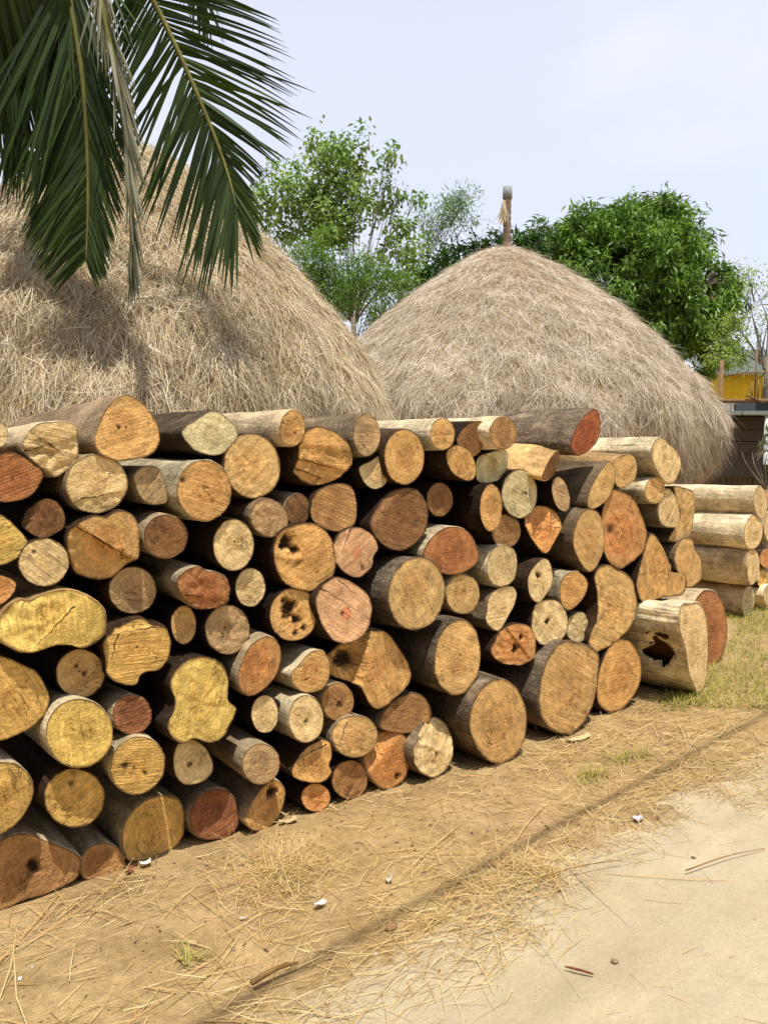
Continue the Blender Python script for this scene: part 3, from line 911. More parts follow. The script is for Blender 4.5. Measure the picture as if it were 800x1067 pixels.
lg("dark small log end deep in shade right of the very big dark brown log", ell(458, 520.5, 13.5, 17.5), 'umber', 'dark', d=-0.05)
lg("log with a broad dark trunk and a narrow tan face near the middle top", ell(511.5, 529, 11.5, 24.5), 'honey', 'dark', d=0.10, L=1.3, yaw=-4)
lg("off-white log end speckled with black mould", ell(541, 514.5, 18.5, 25), 'moss', 'brown', d=0.02, cracks=0.8,
   feats=[('hole', 548, 514, 2, .003)])
lg("plain brown small log end below the black-speckled white log", ell(527, 553.5, 15, 17.5), 'brown', 'brown', d=-0.02)
lg("big red-brown ringed log end under a thick rim of pale bark", K((323, 702), (370, 632), (430, 597), (500, 611), (545, 680), (546, 740), (482, 787), (400, 787), (338, 742)), 'rust', 'white', d=0.05, cracks=0.2)
lg("small cream log end with peeled pale bark right of the red-brown ringed log", [(507, 592), (512, 574), (525, 568), (537, 576), (538, 594), (532, 607), (520, 611), (511, 605)], 'pale', 'white', d=0.05, cracks=0.5)

# --- right part
lg("cream log end with a dark open pith and reddish torn bark", Q((150, 112), (190, 42), (238, 10), (270, 50), (276, 130), (242, 200), (202, 236), (160, 202)), 'pale', 'brown', d=0.08,
   feats=[('hole', 561, 600, 3, .02)], cracks=0.8)
lg("small tan log end under a pale bark crescent right of the open-pith cream log", Q((315, 192), (330, 112), (390, 77), (440, 100), (461, 150), (432, 220), (370, 277), (328, 250)), 'honey', 'white', d=0.03, cracks=0.2)
lg("cream disc-like log end with a dark centre touching the biggest squarish log", Q((168, 332), (190, 252), (250, 226), (312, 240), (351, 310), (347, 400), (292, 457), (222, 457), (178, 402)), 'pale', 'brown', d=0.06,
   feats=[('hole', 570, 648, 2.6, .008)], cracks=0.4)
lg("tiny faceted pale log end between the cream disc and the bent log", Q((362, 372), (380, 312), (430, 291), (472, 330), (467, 400), (412, 451), (368, 422)), 'pale', 'smooth', d=0.0,
   feats=[('step', 600, 643, 596, 668, .0, .3), ('step', 608, 668, 608, 640, .0, .3)])
lg("orange broken log end with a pointed chin and red right flank", N((163, 722), (200, 652), (270, 641), (322, 680), (328, 740), (292, 810), (240, 882), (190, 812)), 'orange', 'dark', d=0.05,
   feats=[('step', 578, 534, 568, 574, .004, .2), ('step', 584, 550, 556, 546, .006, .25)], cracks=0.3)
lg("narrow tilted tan log end in shade right of the black-speckled white log", ell(584, 515, 8.5, 18.5, -14), 'grey', 'dark', d=0.05, L=1.0)
lg("big dark log with a sharp leaf-shaped tan face under the red-ended log", N((458, 622), (480, 540), (530, 452), (575, 405), (601, 450), (592, 540), (550, 612), (488, 650)), 'tan', 'smooth', d=0.08, L=1.0, yaw=-3)
lg("stubby tan log end with furry torn edges right of the leaf-shaped face", N((590, 432), (620, 382), (690, 371), (716, 420), (702, 500), (650, 541), (608, 522)), 'tan', 'peeled', d=0.02, cracks=0.7, lumpy=3.0)
lg("splintered golden branch stub poking out below the right end of the top row", N((238, 442), (262, 392), (300, 350), (316, 370), (302, 440), (262, 495), (222, 492)), 'umber', 'peeled', d=0.13, L=0.8, yaw=3, pitch=9, tilt=(14, 0), cracks=0.8, lumpy=5.0)
lg("thick grey trunk with a red slanted end lying on the top row", N((372, 312), (400, 232), (450, 162), (500, 131), (521, 180), (516, 280), (472, 340), (420, 372), (385, 352)), 'red', 'rough', d=0.10, L=0.75, yaw=4, pitch=0, tilt=(6, -8), cracks=0.2)
lg("smooth grey log with a tall pointed tan face left of the large ragged orange face", N((385, 832), (400, 732), (440, 662), (490, 656), (532, 700), (546, 800), (532, 900), (490, 972), (450, 966), (408, 902)), 'tan', 'smooth', d=0.06, L=1.2, cracks=0.1)
lg("large ragged orange upright oval log face with fibrous red patches", N((553, 850), (550, 722), (570, 622), (600, 561), (660, 566), (712, 620), (752, 720), (767, 790), (742, 880), (682, 930), (620, 961), (573, 920)), 'orange', 'dark', d=0.08,
   feats=[('step', 660, 515, 640, 582, .004, .12), ('hole', 638, 552, 4, .0035)], cracks=0.6)
lg("tall bent tan log face shaped like a bean right of the tiny faceted log", Q((498, 102), (520, 57), (580, 50), (650, 85), (692, 130), (712, 200), (717, 280), (692, 350), (642, 410), (580, 460), (510, 492), (468, 462), (470, 410), (500, 350), (515, 260), (505, 170)), 'tan', 'brown', d=0.06,
   feats=[('step', 640, 605, 655, 628, .0, .0)], cracks=0.2)
lg("biggest squarish tan log on the ground with oval rings and a bead of frayed bark", Q((208, 752), (220, 642), (260, 522), (330, 446), (420, 456), (510, 500), (514, 600), (492, 750), (442, 860), (380, 917), (300, 912), (228, 842)), 'tan', 'rough', ground=True, L=1.3, cracks=0.1)
lg("oval tan log on the ground with clear rings, right of the biggest squarish log", Q((510, 740), (515, 622), (545, 522), (590, 452), (640, 431), (692, 460), (732, 530), (737, 620), (712, 700), (662, 770), (592, 811), (538, 790)), 'honey', 'brown', ground=True, cracks=0.1)
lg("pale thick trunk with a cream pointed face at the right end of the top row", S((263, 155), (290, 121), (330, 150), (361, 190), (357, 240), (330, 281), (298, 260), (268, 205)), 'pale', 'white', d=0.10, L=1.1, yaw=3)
lg("small smooth pale log below the cream pointed trunk at the right end", ell(682, 511, 10.5, 13.5), 'tan', 'white', d=0.06, L=1.0, cracks=0.0)
lg("cream tongue-shaped log face below the small smooth pale log at the right end", S((285, 372), (298, 312), (325, 300), (351, 340), (359, 400), (342, 431), (298, 421)), 'pale', 'smooth', d=0.05, L=1.0, cracks=0.0)
lg("flat grey-tan slab-like log behind the cream tongue-shaped face", S((337, 292), (370, 296), (406, 312), (411, 370), (401, 430), (382, 471), (322, 476), (352, 425), (362, 380), (342, 312)), 'tan', 'smooth', d=-0.02, L=0.9)
lg("narrow upright tan log face at the far right end with a waisted top", S((363, 476), (400, 476), (411, 510), (431, 542), (431, 610), (392, 641), (366, 610), (341, 542)), 'tan', 'smooth', d=0.0, L=0.9)
lg("big triangular tan log face left of the waisted face at the right end", S((195, 612), (215, 542), (246, 456), (291, 490), (326, 560), (331, 588), (376, 592), (381, 632), (366, 665), (312, 671), (226, 689), (199, 652)), 'honey', 'dark', d=0.04,
   feats=[('step', 697, 594, 694, 620, .006, -.1)], cracks=0.1)
lg("short thick log with a gaping hole in its side, right foot of the pile", [(709, 632), (719, 629), (728, 629), (735, 642), (737, 677), (735, 710), (727, 721), (718, 703), (714, 677), (708, 655)], 'pale', 'white', ground=True, L=0.75, yaw=14, pitch=0,
   lumpy=2.0, dent=(math.radians(190), 0.115, 0.16), cracks=0.8)
lg("reddish round log end behind the hollow log at the right foot of the pile", ell(737.5, 655, 19.5, 40), 'rust', 'pale', d=-0.30, L=0.8, cracks=0.6)

# --- the second stack to the right
G2 = "pale barked logs in the second stack on the right"
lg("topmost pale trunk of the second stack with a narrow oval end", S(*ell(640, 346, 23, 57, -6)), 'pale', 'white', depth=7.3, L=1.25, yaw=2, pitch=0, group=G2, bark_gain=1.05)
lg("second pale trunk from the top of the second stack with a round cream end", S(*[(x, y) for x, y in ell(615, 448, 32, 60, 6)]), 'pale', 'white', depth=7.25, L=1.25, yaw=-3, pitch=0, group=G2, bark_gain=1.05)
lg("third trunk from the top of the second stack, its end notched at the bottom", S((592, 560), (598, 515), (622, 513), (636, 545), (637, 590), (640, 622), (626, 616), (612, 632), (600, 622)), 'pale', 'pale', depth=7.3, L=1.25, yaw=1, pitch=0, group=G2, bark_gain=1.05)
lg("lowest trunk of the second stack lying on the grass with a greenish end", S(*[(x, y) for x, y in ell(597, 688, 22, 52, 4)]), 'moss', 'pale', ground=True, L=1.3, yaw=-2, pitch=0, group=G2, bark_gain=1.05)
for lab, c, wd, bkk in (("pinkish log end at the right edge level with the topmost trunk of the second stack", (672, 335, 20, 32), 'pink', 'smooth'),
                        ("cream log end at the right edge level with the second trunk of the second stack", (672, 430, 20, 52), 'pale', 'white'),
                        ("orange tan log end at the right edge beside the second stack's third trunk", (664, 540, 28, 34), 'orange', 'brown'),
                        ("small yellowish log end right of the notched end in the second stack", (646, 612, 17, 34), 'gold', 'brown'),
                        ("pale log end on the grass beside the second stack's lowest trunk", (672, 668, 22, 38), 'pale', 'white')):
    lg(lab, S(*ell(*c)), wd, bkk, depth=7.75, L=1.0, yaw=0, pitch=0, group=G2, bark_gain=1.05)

# ------------------------------------------------------------------ materials of the setting
def make_ground_mat():
    b = NB("dry_soil")
    P = b.coord('Object')
    n1 = b.noise(P, 0.6, 5, 0.6)
    n2 = b.noise(P, 3.5, 6, 0.62)
    n3 = b.noise(P, 28.0, 5, 0.65)
    n4 = b.noise(P, 160.0, 3, 0.6)
    v = b.n('ShaderNodeTexVoronoi')
    b.set(v.inputs['Vector'], P)
    v.inputs['Scale'].default_value = 38
    c = b.mix(b.rng(n2, 0.35, 0.65), lin(152, 124, 84), lin(185, 156, 111))
    c = b.mix(b.rng(n1, 0.45, 0.68, 0, 0.5), c, lin(178, 152, 96))
    q = b.math('SUBTRACT', b.vmath('DOT_PRODUCT', P, tuple(NRM)), P0.dot(NRM))
    q = b.math('ADD', q, b.math('ADD', b.math('MULTIPLY', b.math('SUBTRACT', n2, 0.5), 0.5), b.math('MULTIPLY', b.math('SUBTRACT', n3, 0.5), 0.25)))
    c = b.mix(b.rng(q, 0.84, 1.06, 0, 1, True), c, lin(188, 170, 136))
    c = b.scale_col(c, b.rng(n3, 0.25, 0.75, 0.80, 1.16))
    c = b.scale_col(c, b.rng(n4, 0.25, 0.75, 0.84, 1.14))
    peb = b.rng(v.outputs['Distance'], 0.12, 0.05)
    peb = b.math('MULTIPLY', peb, b.rng(n3, 0.55, 0.65))
    c = b.mix(b.math('MULTIPLY', peb, 0.6), c, lin(120, 92, 66))
    h = b.math('ADD', b.math('MULTIPLY', n3, 1.0), b.math('ADD', b.math('MULTIPLY', n4, 0.35), n2))
    b.bump(h, 0.7, 0.03)
    return b.finish(c, 0.95, 0.1)


def make_road_mat():
    b = NB("dusty_road")
    P = b.coord('Object')
    n1 = b.noise(P, 1.1, 4, 0.6)
    n2 = b.noise(P, 9.0, 6, 0.65)
    n3 = b.noise(P, 90.0, 4, 0.65)
    n4 = b.noise(P, 340.0, 2, 0.5)
    c = b.mix(b.rng(n1, 0.35, 0.65), lin(182, 164, 130), lin(194, 178, 146))
    sq = b.n('ShaderNodeCombineXYZ')
    b.set(sq.inputs[0], b.math('MULTIPLY', b.vmath('DOT_PRODUCT', P, tuple(TAN)), 0.45))
    b.set(sq.inputs[1], b.math('MULTIPLY', b.vmath('DOT_PRODUCT', P, tuple(NRM)), 5.0))
    trk = b.noise(sq.outputs[0], 1.0, 5, 0.6)
    c = b.scale_col(c, b.rng(trk, 0.3, 0.7, 0.88, 1.06))
    c = b.scale_col(c, b.rng(n2, 0.25, 0.75, 0.90, 1.07))
    c = b.scale_col(c, b.rng(n3, 0.25, 0.75, 0.88, 1.09))
    c = b.scale_col(c, b.rng(n4, 0.25, 0.75, 0.90, 1.08))
    sp = b.rng(b.noise(P, 60.0, 2), 0.70, 0.74)
    c = b.mix(b.math('MULTIPLY', sp, 0.5), c, lin(140, 112, 80))
    h = b.math('ADD', b.math('MULTIPLY', n3, 0.6), b.math('ADD', b.math('MULTIPLY', n4, 0.3), b.math('MULTIPLY', n2, 0.8)))
    b.bump(b.math('ADD', h, b.math('MULTIPLY', trk, 1.5)), 0.7, 0.014)
    return b.finish(c, 0.95, 0.1)


def make_straw_mat(name, c1, c2, c3):
    """three straw colours spread at random over the single stalks, plus weathering in large patches"""
    b = NB(name)
    P = b.coord('Object')
    t = b.attr('tint', 'GEOMETRY').outputs['Fac']
    n1 = b.noise(P, 0.9, 4, 0.6)
    c = b.mix(b.rng(t, 0.0, 0.5), c1, c2)
    c = b.mix(b.rng(t, 0.5, 1.0), c, c3)
    n2 = b.noise(P, 3.0, 3, 0.6)
    c = b.mix(b.rng(n1, 0.42, 0.62, 0, 0.55), c, b.mix(0.5, c, c1))
    c = b.scale_col(c, b.rng(n2, 0.3, 0.7, 0.86, 1.1))
    b.p.inputs['Specular IOR Level'].default_value = 0.3
    return b.finish(c, 0.5, 0.45)


def make_leaf_mat(name, dark, light, transl=0.35, rough=0.5):
    b = NB(name)
    t = b.attr('tint', 'GEOMETRY').outputs['Fac']
    c = b.mix(t, dark, light)
    b.set(b.p.inputs['Base Color'], c)
    b.p.inputs['Roughness'].default_value = rough
    b.p.inputs['Specular IOR Level'].default_value = 0.35
    tr = b.n('ShaderNodeBsdfTranslucent')
    b.set(tr.inputs['Color'], b.mix(0.5, c, b.mix(1.0, c, (0.9, 1.0, 0.25), 'MULTIPLY')))
    ms = b.n('ShaderNodeMixShader')
    ms.inputs[0].default_value = transl
    b.t.links.new(b.p.outputs[0], ms.inputs[1])
    b.t.links.new(tr.outputs[0], ms.inputs[2])
    b.t.links.new(ms.outputs[0], b.out.inputs['Surface'])
    return b.m


def make_plain(name, col, rough=0.8, scale=8.0, amount=0.25, stretch=(1, 1, 1), bump=0.3):
    b = NB(name)
    P = b.vmath('MULTIPLY', b.coord('Object'), stretch)
    n1 = b.noise(P, scale, 5, 0.6)
    n2 = b.noise(P, scale * 6, 4, 0.6)
    c = b.scale_col(col, b.rng(n1, 0.3, 0.7, 1 - amount, 1 + amount))
    c = b.scale_col(c, b.rng(n2, 0.3, 0.7, 1 - amount * 0.5, 1 + amount * 0.5))
    b.bump(b.math('ADD', n1, n2), bump, 0.01)
    return b.finish(c, rough, 0.25)


# ------------------------------------------------------------------ ground and road
def grid_axis(lo, hi, fine, coarse_to):
    mid = list(np.arange(lo, hi + 1e-6, fine))
    step, x, right = fine, hi, []
    while x < coarse_to:
        step *= 1.22
        x += step
        right.append(x)
    step, x, left = fine, lo, []
    while x > -coarse_to:
        step *= 1.22
        x -= step
        left.append(x)
    return np.array(left[::-1] + mid + right)


_ph = RNG.uniform(0, 6.28, (60,))
_kx = RNG.normal(0, 1, (60,))
_ky = RNG.normal(0, 1, (60,))


def bumps(x, y, k0, n0, n1):
    s = 0
    for i in range(n0, n1):
        s = s + np.sin(k0 * (_kx[i] * x + _ky[i] * y) + _ph[i])
    return s / math.sqrt(n1 - n0)


def wall_q(x, y):
    """metres in front of the wall of log ends (towards the road)"""
    return (x - P0.x) * NRM.x + (y - P0.y) * NRM.y


def wall_s(x, y):
    return (x - P0.x) * TAN.x + (y - P0.y) * TAN.y


def ground_z(x, y):
    q = wall_q(x, y)
    near = np.exp(-((x * x + (y - 3) ** 2) / 400.0))
    z = near * (0.010 * bumps(x, y, 2.2, 0, 12) + 0.006 * bumps(x, y, 9.0, 12, 30) + 0.003 * bumps(x, y, 26.0, 30, 55)) - 0.012
    return z


gx = grid_axis(-3.5, 6.5, 0.05, 600)
gy = grid_axis(0.2, 9.5, 0.05, 600)
X, Y = np.meshgrid(gx, gy)
Z = ground_z(X, Y)
nx, ny = len(gx), len(gy)
idx = np.arange(nx * ny).reshape(ny, nx)
quads = np.stack([idx[:-1, :-1], idx[:-1, 1:], idx[1:, 1:], idx[1:, :-1]], -1).reshape(-1, 4)
g = np_mesh('ground', np.stack([X, Y, Z], -1).reshape(-1, 3), quads, make_ground_mat(), smooth=True)
tag(g, kind='structure')

# dusty road: a low crown whose ragged edge dips under the soil
ROAD_Q = 1.10
RS = grid_axis(-3.0, 9.0, 0.05, 300)
RQ = np.concatenate([np.arange(0, 2.2, 0.04), np.arange(2.2, 6.2, 0.25)])
ss, qq = np.meshgrid(RS, RQ)
rag = 0.10 * bumps(ss, ss * 0, 2.0, 0, 10) + 0.05 * bumps(ss, qq, 7.0, 10, 30)
rag = rag * np.exp(-(qq / 0.9) ** 2)
qa = ROAD_Q - 0.25 + qq
prof = np.clip((qq + rag) / 0.9, 0, 1)
prof = prof * prof * (3 - 2 * prof)
rx = P0.x + TAN.x * ss + NRM.x * qa
ry = P0.y + TAN.y * ss + NRM.y * qa
rz = -0.030 + 0.035 * prof + 0.0025 * bumps(rx, ry, 3.0, 30, 45) + 0.0015 * bumps(rx, ry, 14.0, 12, 30)
rz = np.where(qa > 5.8, rz - (qa - 5.8) * 0.15, rz)
idx = np.arange(rx.size).reshape(rx.shape)
quads = np.stack([idx[:-1, :-1], idx[1:, :-1], idx[1:, 1:], idx[:-1, 1:]], -1).reshape(-1, 4)
rd = np_mesh('road', np.stack([rx, ry, rz], -1).reshape(-1, 3), quads[:, ::-1], make_road_mat(), smooth=True)
tag(rd, kind='structure')


# ------------------------------------------------------------------ straw
def ribbons(P, D, Nn, Ln, Wd, curl, tint):
    """flat bent stalks: P start, D direction, Nn surface normal, Ln length, Wd width, curl lift of the tip"""
    n = len(P)
    Sd = np.cross(D, Nn)
    Sd /= np.linalg.norm(Sd, axis=1, keepdims=True) + 1e-9
    lat = RNG.normal(0, 0.13, n) * Ln
    pts = []
    for k, t in enumerate((0.0, 0.5, 1.0)):
        c = P + D * (Ln * t)[:, None] + Nn * (curl * t * t)[:, None] + Sd * (lat * t * t)[:, None]
        w = Wd * (1.0, 0.85, 0.35)[k]
        pts += [c - Sd * w[:, None] / 2, c + Sd * w[:, None] / 2]
    V = np.stack(pts, 1)          # n,6,3
    base = (np.arange(n) * 6)[:, None]
    q1 = base + np.array([[0, 1, 3, 2]])
    q2 = base + np.array([[2, 3, 5, 4]])
    return V.reshape(-1, 3), np.concatenate([q1, q2]), np.repeat(tint, 6)


def haystack(label, cx, cy, prof, n, mat, core_mat, lean=(0, 0), lay=1.0):
    """prof: list of (z, r) from foot to tip"""
    z = np.array([p[0] for p in prof])
    r = np.array([p[1] for p in prof])
    # arc-length sampling of the profile
    dl = np.hypot(np.diff(z), np.diff(r))
    cum = np.concatenate([[0], np.cumsum(dl)])

    def surf(u, th):
        zz = np.interp(u, cum, z)
        rr = np.interp(u, cum, r)
        lump = 1 + 0.022 * np.sin(3 * th + 1.3 * zz) + 0.016 * np.sin(7 * th - 2.1 * zz + 1) + 0.012 * np.sin(13 * th + 4 * zz) + 0.010 * np.sin(23 * th - 7 * zz)
        rr = rr * lump
        f = zz / z.max()
        return np.stack([cx + rr * np.cos(th) + lean[0] * f, cy + rr * np.sin(th) + lean[1] * f, zz], -1)
    # dense body
    nu, nth = 60, 120
    U, T = np.meshgrid(np.linspace(0, cum[-1], nu), np.linspace(0, 2 * math.pi, nth, endpoint=False), indexing='ij')
    Vb = surf(U, T).reshape(-1, 3)
    Vb[:, :2] = (Vb[:, :2] - [cx, cy]) * 0.985 + [cx, cy]
    ii = np.arange(nu * nth).reshape(nu, nth)
    Qb = np.stack([ii[:-1], np.roll(ii, -1, 1)[:-1], np.roll(ii, -1, 1)[1:], ii[1:]], -1).reshape(-1, 4)
    # straw layer: only stalks the size one sees, thinner cover on the far side
    u_w = np.linspace(0, cum[-1], 400)
    wgt = np.interp(u_w, cum, r) + 0.05
    cdf = np.cumsum(wgt)
    cdf /= cdf[-1]
    u = np.interp(RNG.uniform(0, 1, n), cdf, u_w)
    th = RNG.uniform(0, 2 * math.pi, n)
    to_cam = math.atan2(-cy, -cx)
    keep = (np.cos(th - to_cam) > -0.25) | (RNG.uniform(0, 1, n) < 0.25)
    u, th = u[keep], th[keep]
    n = len(u)
    p = surf(u, th)
    e = 0.02
    du = surf(np.clip(u - e, 0, None), th) - surf(np.clip(u + e, None, cum[-1]), th)   # downhill
    dt = surf(u, th + 0.01) - surf(u, th - 0.01)
    du /= np.linalg.norm(du, axis=1, keepdims=True) + 1e-9
    dt /= np.linalg.norm(dt, axis=1, keepdims=True) + 1e-9
    nn = np.cross(du, dt)
    out = np.stack([np.cos(th), np.sin(th), np.full(n, 0.3)], -1)
    nn *= np.sign((nn * out).sum(1))[:, None]
    clump = np.sin(5 * th + 3 * u) + np.sin(11 * th - 5 * u + 2)
    tuft = np.sin(19 * th + 9 * u) + np.sin(31 * th - 14 * u + 2) + np.sin(47 * th + 23 * u) + np.sin(9 * th + 17 * u + 4)
    ang = RNG.normal(0, 0.44, n) + 0.09 * clump + 0.07 * tuft
    wild = RNG.uniform(0, 1, n) < 0.20
    ang = np.where(wild, RNG.uniform(-1.5, 1.5, n), ang)
    D = du * np.cos(ang)[:, None] + dt * np.sin(ang)[:, None] + nn * (RNG.normal(0.02, 0.06, n) * lay)[:, None]
    D /= np.linalg.norm(D, axis=1, keepdims=True)
    Ln = RNG.uniform(0.07, 0.26, n) * np.where(RNG.uniform(0, 1, n) < 0.05, 2.0, 1.0)
    Wd = RNG.uniform(0.0016, 0.004, n)
    off = RNG.uniform(-0.03, 0.035, n) + 0.008 * tuft
    tw = RNG.uniform(-1.0, 1.0, n)
    N2 = nn * np.cos(tw)[:, None] + np.cross(D, nn) * np.sin(tw)[:, None]
    tint = np.clip(RNG.beta(1.1, 1.1, n), 0, 1)
    Vs, Qs, Ts = ribbons(p + nn * off[:, None], D, N2, Ln, Wd, RNG.normal(0.0, 0.02, n) * lay, tint)
    # long fringe hanging from the eave of the stack
    m = n // 9
    th = RNG.uniform(0, 2 * math.pi, m)
    imax = r.argmax()
    u = cum[imax] + RNG.normal(0.0, 0.16, m)
    p = surf(np.clip(u, 0, cum[-1]), th)
    out = np.stack([np.cos(th), np.sin(th), np.zeros(m)], -1)
    tang = np.stack([-np.sin(th), np.cos(th), np.zeros(m)], -1)
    D = np.stack([np.zeros(m), np.zeros(m), -np.ones(m)], -1) + out * RNG.normal(0.10, 0.22, m)[:, None] + tang * RNG.normal(0, 0.28, m)[:, None]
    D /= np.linalg.norm(D, axis=1, keepdims=True)
    Vf, Qf, Tf = ribbons(p + out * RNG.uniform(-0.05, 0.04, m)[:, None], D, out, RNG.uniform(0.15, 0.45, m), RNG.uniform(0.003, 0.006, m), RNG.normal(-0.03, 0.05, m), np.clip(RNG.normal(0.16, 0.2, m), 0, 1))
    V = np.concatenate([Vb, Vs, Vf])
    Qa = np.concatenate([Qb, Qs + len(Vb), Qf + len(Vb) + len(Vs)])
    T_ = np.concatenate([RNG.uniform(0.1, 0.4, len(Vb)), Ts, Tf])
    fm = np.concatenate([np.ones(len(Qb), int), np.zeros(len(Qs) + len(Qf), int)])
    o = np_mesh('haystack', V, Qa, None, attrs={'tint': T_}, mats=[mat, core_mat], fmat=fm)
    tag(o, label, 'haystack', "round straw stacks behind the logs")
    return o


def zpx(y, Yd):
    return at_y(400, y, Yd).z


def hay_prof(Yd, rows):
    out = []
    for y, rp in rows:
        out.append((max(0.0, zpx(y, Yd)), Yd * math.sin(math.atan(rp / F))))
    return out


straw_a = make_straw_mat("straw_golden", lin(150, 122, 80), lin(220, 197, 152), lin(248, 237, 210))
straw_b = make_straw_mat("straw_greyed", lin(152, 126, 90), lin(216, 197, 168), lin(248, 238, 222))
hay_core = make_plain("packed_straw", lin(158, 132, 92), 0.95, 30.0, 0.4, (1, 1, 0.3), 0.8)

H1Y = 6.9
hx1 = at_y(138, 478, H1Y).x
haystack("large golden straw stack on the left behind the logs, partly covered by palm fronds", hx1, H1Y,
         hay_prof(H1Y, [(662, 215), (600, 225), (520, 255), (485, 272), (455, 276), (425, 268), (400, 256), (360, 234), (330, 211), (297, 184), (272, 162), (243, 134), (215, 106), (190, 76), (165, 38), (150, 4)]),
         270000, straw_a, hay_core)
H2Y = 10.6
hx2 = at_y(522, 478, H2Y).x
haystack("greyish straw stack with a pole standing out of its tip, right of the palm-covered stack", hx2, H2Y,
         hay_prof(H2Y, [(600, 150), (560, 140), (530, 160), (503, 188), (478, 205), (455, 213), (440, 212), (425, 206), (405, 192), (385, 172), (365, 153), (335, 121), (310, 90), (286, 57), (270, 30), (262, 13), (257, 2)]),
         280000, straw_b, hay_core)

# pole in the tip of the second stack, with a tin band at its head and a twist of straw rope
pl = thing('stack_pole', "thin ribbed wooden pole with a grey cap standing in the tip of a straw stack", 'pole', at_y(528, 262, H2Y))
pb = at_y(527.5, 275, H2Y)
pt = at_y(528.5, 196, H2Y)
path = [pb.lerp(pt, t) for t in np.linspace(0, 1, 26)]
V, Fc = tube([p - pl.location for p in path], [0.050 + (0.006 if k % 2 else -0.004) for k in range(26)], 10)
mesh_obj('shaft', V, Fc, make_plain("ribbed_stem", lin(134, 112, 92), 0.9, 14, 0.35, (1, 1, 4), 0.6), pl)
cap0 = at_y(528.4, 207, H2Y)
V, Fc = tube([p - pl.location for p in (cap0, cap0.lerp(pt, 0.5), pt + Vector((0, 0, 0.01)))], [0.064, 0.062, 0.060], 14)
mesh_obj('cap', V, Fc, make_plain("dull_tin", lin(138, 140, 138), 0.5, 20, 0.2), pl)
n = 70
pp = np.array([list(at_y(525.5 + RNG.uniform(-2, 2), 212 + RNG.uniform(-4, 8), H2Y - 0.06) - pl.location) for _ in range(n)])
D = np.stack([RNG.normal(-0.12, 0.2, n), RNG.normal(-0.1, 0.2, n), -np.ones(n)], -1)
D /= np.linalg.norm(D, axis=1, keepdims=True)
V, Qd, T_ = ribbons(pp, D, np.tile([[0, -1.0, 0]], (n, 1)), RNG.uniform(0.1, 0.28, n), RNG.uniform(0.006, 0.012, n), RNG.normal(0, 0.03, n), RNG.uniform(0.0, 0.35, n))
np_mesh('straw_twist', V, Qd, straw_a, pl, attrs={'tint': T_})

# loose straw on the soil
def scatter(n, q_fun, s_lo, s_hi, l_lo, l_hi, w_lo, w_hi, z0=0.0):
    s = RNG.uniform(s_lo, s_hi, n)
    q = q_fun(n, s)
    x = P0.x + TAN.x * s + NRM.x * q
    y = P0.y + TAN.y * s + NRM.y * q
    base_a = math.atan2(TAN.y, TAN.x)
    a = np.where(RNG.uniform(0, 1, n) < 0.6, base_a + RNG.normal(0, 0.6, n) + math.pi * RNG.integers(0, 2, n), RNG.uniform(0, 2 * math.pi, n))
    D = np.stack([np.cos(a), np.sin(a), RNG.normal(0.02, 0.05, n)], -1)
    D /= np.linalg.norm(D, axis=1, keepdims=True)
    Ln = RNG.uniform(l_lo, l_hi, n)
    x2, y2 = x + D[:, 0] * Ln / 2, y + D[:, 1] * Ln / 2
    z = np.maximum(ground_z(x2, y2), np.where(wall_q(x2, y2) > ROAD_Q + 0.4, 0.004, -0.02)) + RNG.uniform(0.002, 0.012, n) + z0
    tw = RNG.uniform(-0.7, 0.7, n)
    sd = np.stack([-D[:, 1], D[:, 0], np.zeros(n)], -1)
    Nn = np.stack([np.zeros(n), np.zeros(n), np.ones(n)], -1) * np.cos(tw)[:, None] + sd * np.sin(tw)[:, None]
    return ribbons(np.stack([x, y, z], -1), D, Nn, Ln, RNG.uniform(w_lo, w_hi, n), RNG.normal(0, 0.015, n) * (Ln / 0.2), RNG.uniform(0.25, 1, n))


def join(parts):
    V, Qd, T_ = [], [], []
    o = 0
    for v, q, t in parts:
        V.append(v)
        Qd.append(q + o)
        T_.append(t)
        o += len(v)
    return np.concatenate(V), np.concatenate(Qd), np.concatenate(T_)


def q_band(mu, sd):
    return lambda n, s: np.clip(RNG.normal(mu, sd, n) + 0.12 * np.sin(2.3 * s), 0.02, 2.6)


straw_g = make_straw_mat("straw_fresh", lin(146, 112, 62), lin(196, 160, 96), lin(230, 206, 148))
def clumpy(n, mu, sd):
    return lambda n_, s: np.clip(RNG.normal(mu, sd, n_) + 0.10 * np.sin(2.3 * s) + 0.07 * np.sin(5.1 * s + 1), 0.02, 2.6)


def thin_out(part, keep):
    V_, Q_, T_ = part
    n_ = len(V_) // 6
    c_ = V_.reshape(n_, 6, 3).mean(1)
    f = np.sin(c_[:, 0] * 4.1 + 1) + np.sin(c_[:, 1] * 3.7) + np.sin(c_[:, 0] * 9.3 - c_[:, 1] * 8.1) + np.sin(c_[:, 0] * 17 + c_[:, 1] * 13)
    k = (f > np.quantile(f, 1 - keep)) | (RNG.uniform(0, 1, n_) < 0.12)
    V2 = V_.reshape(n_, 6, 3)[k].reshape(-1, 3)
    m_ = k.sum()
    b6 = (np.arange(m_) * 6)[:, None]
    return V2, np.concatenate([b6 + np.array([[0, 1, 3, 2]]), b6 + np.array([[2, 3, 5, 4]])]), T_.reshape(n_, 6)[k].reshape(-1)


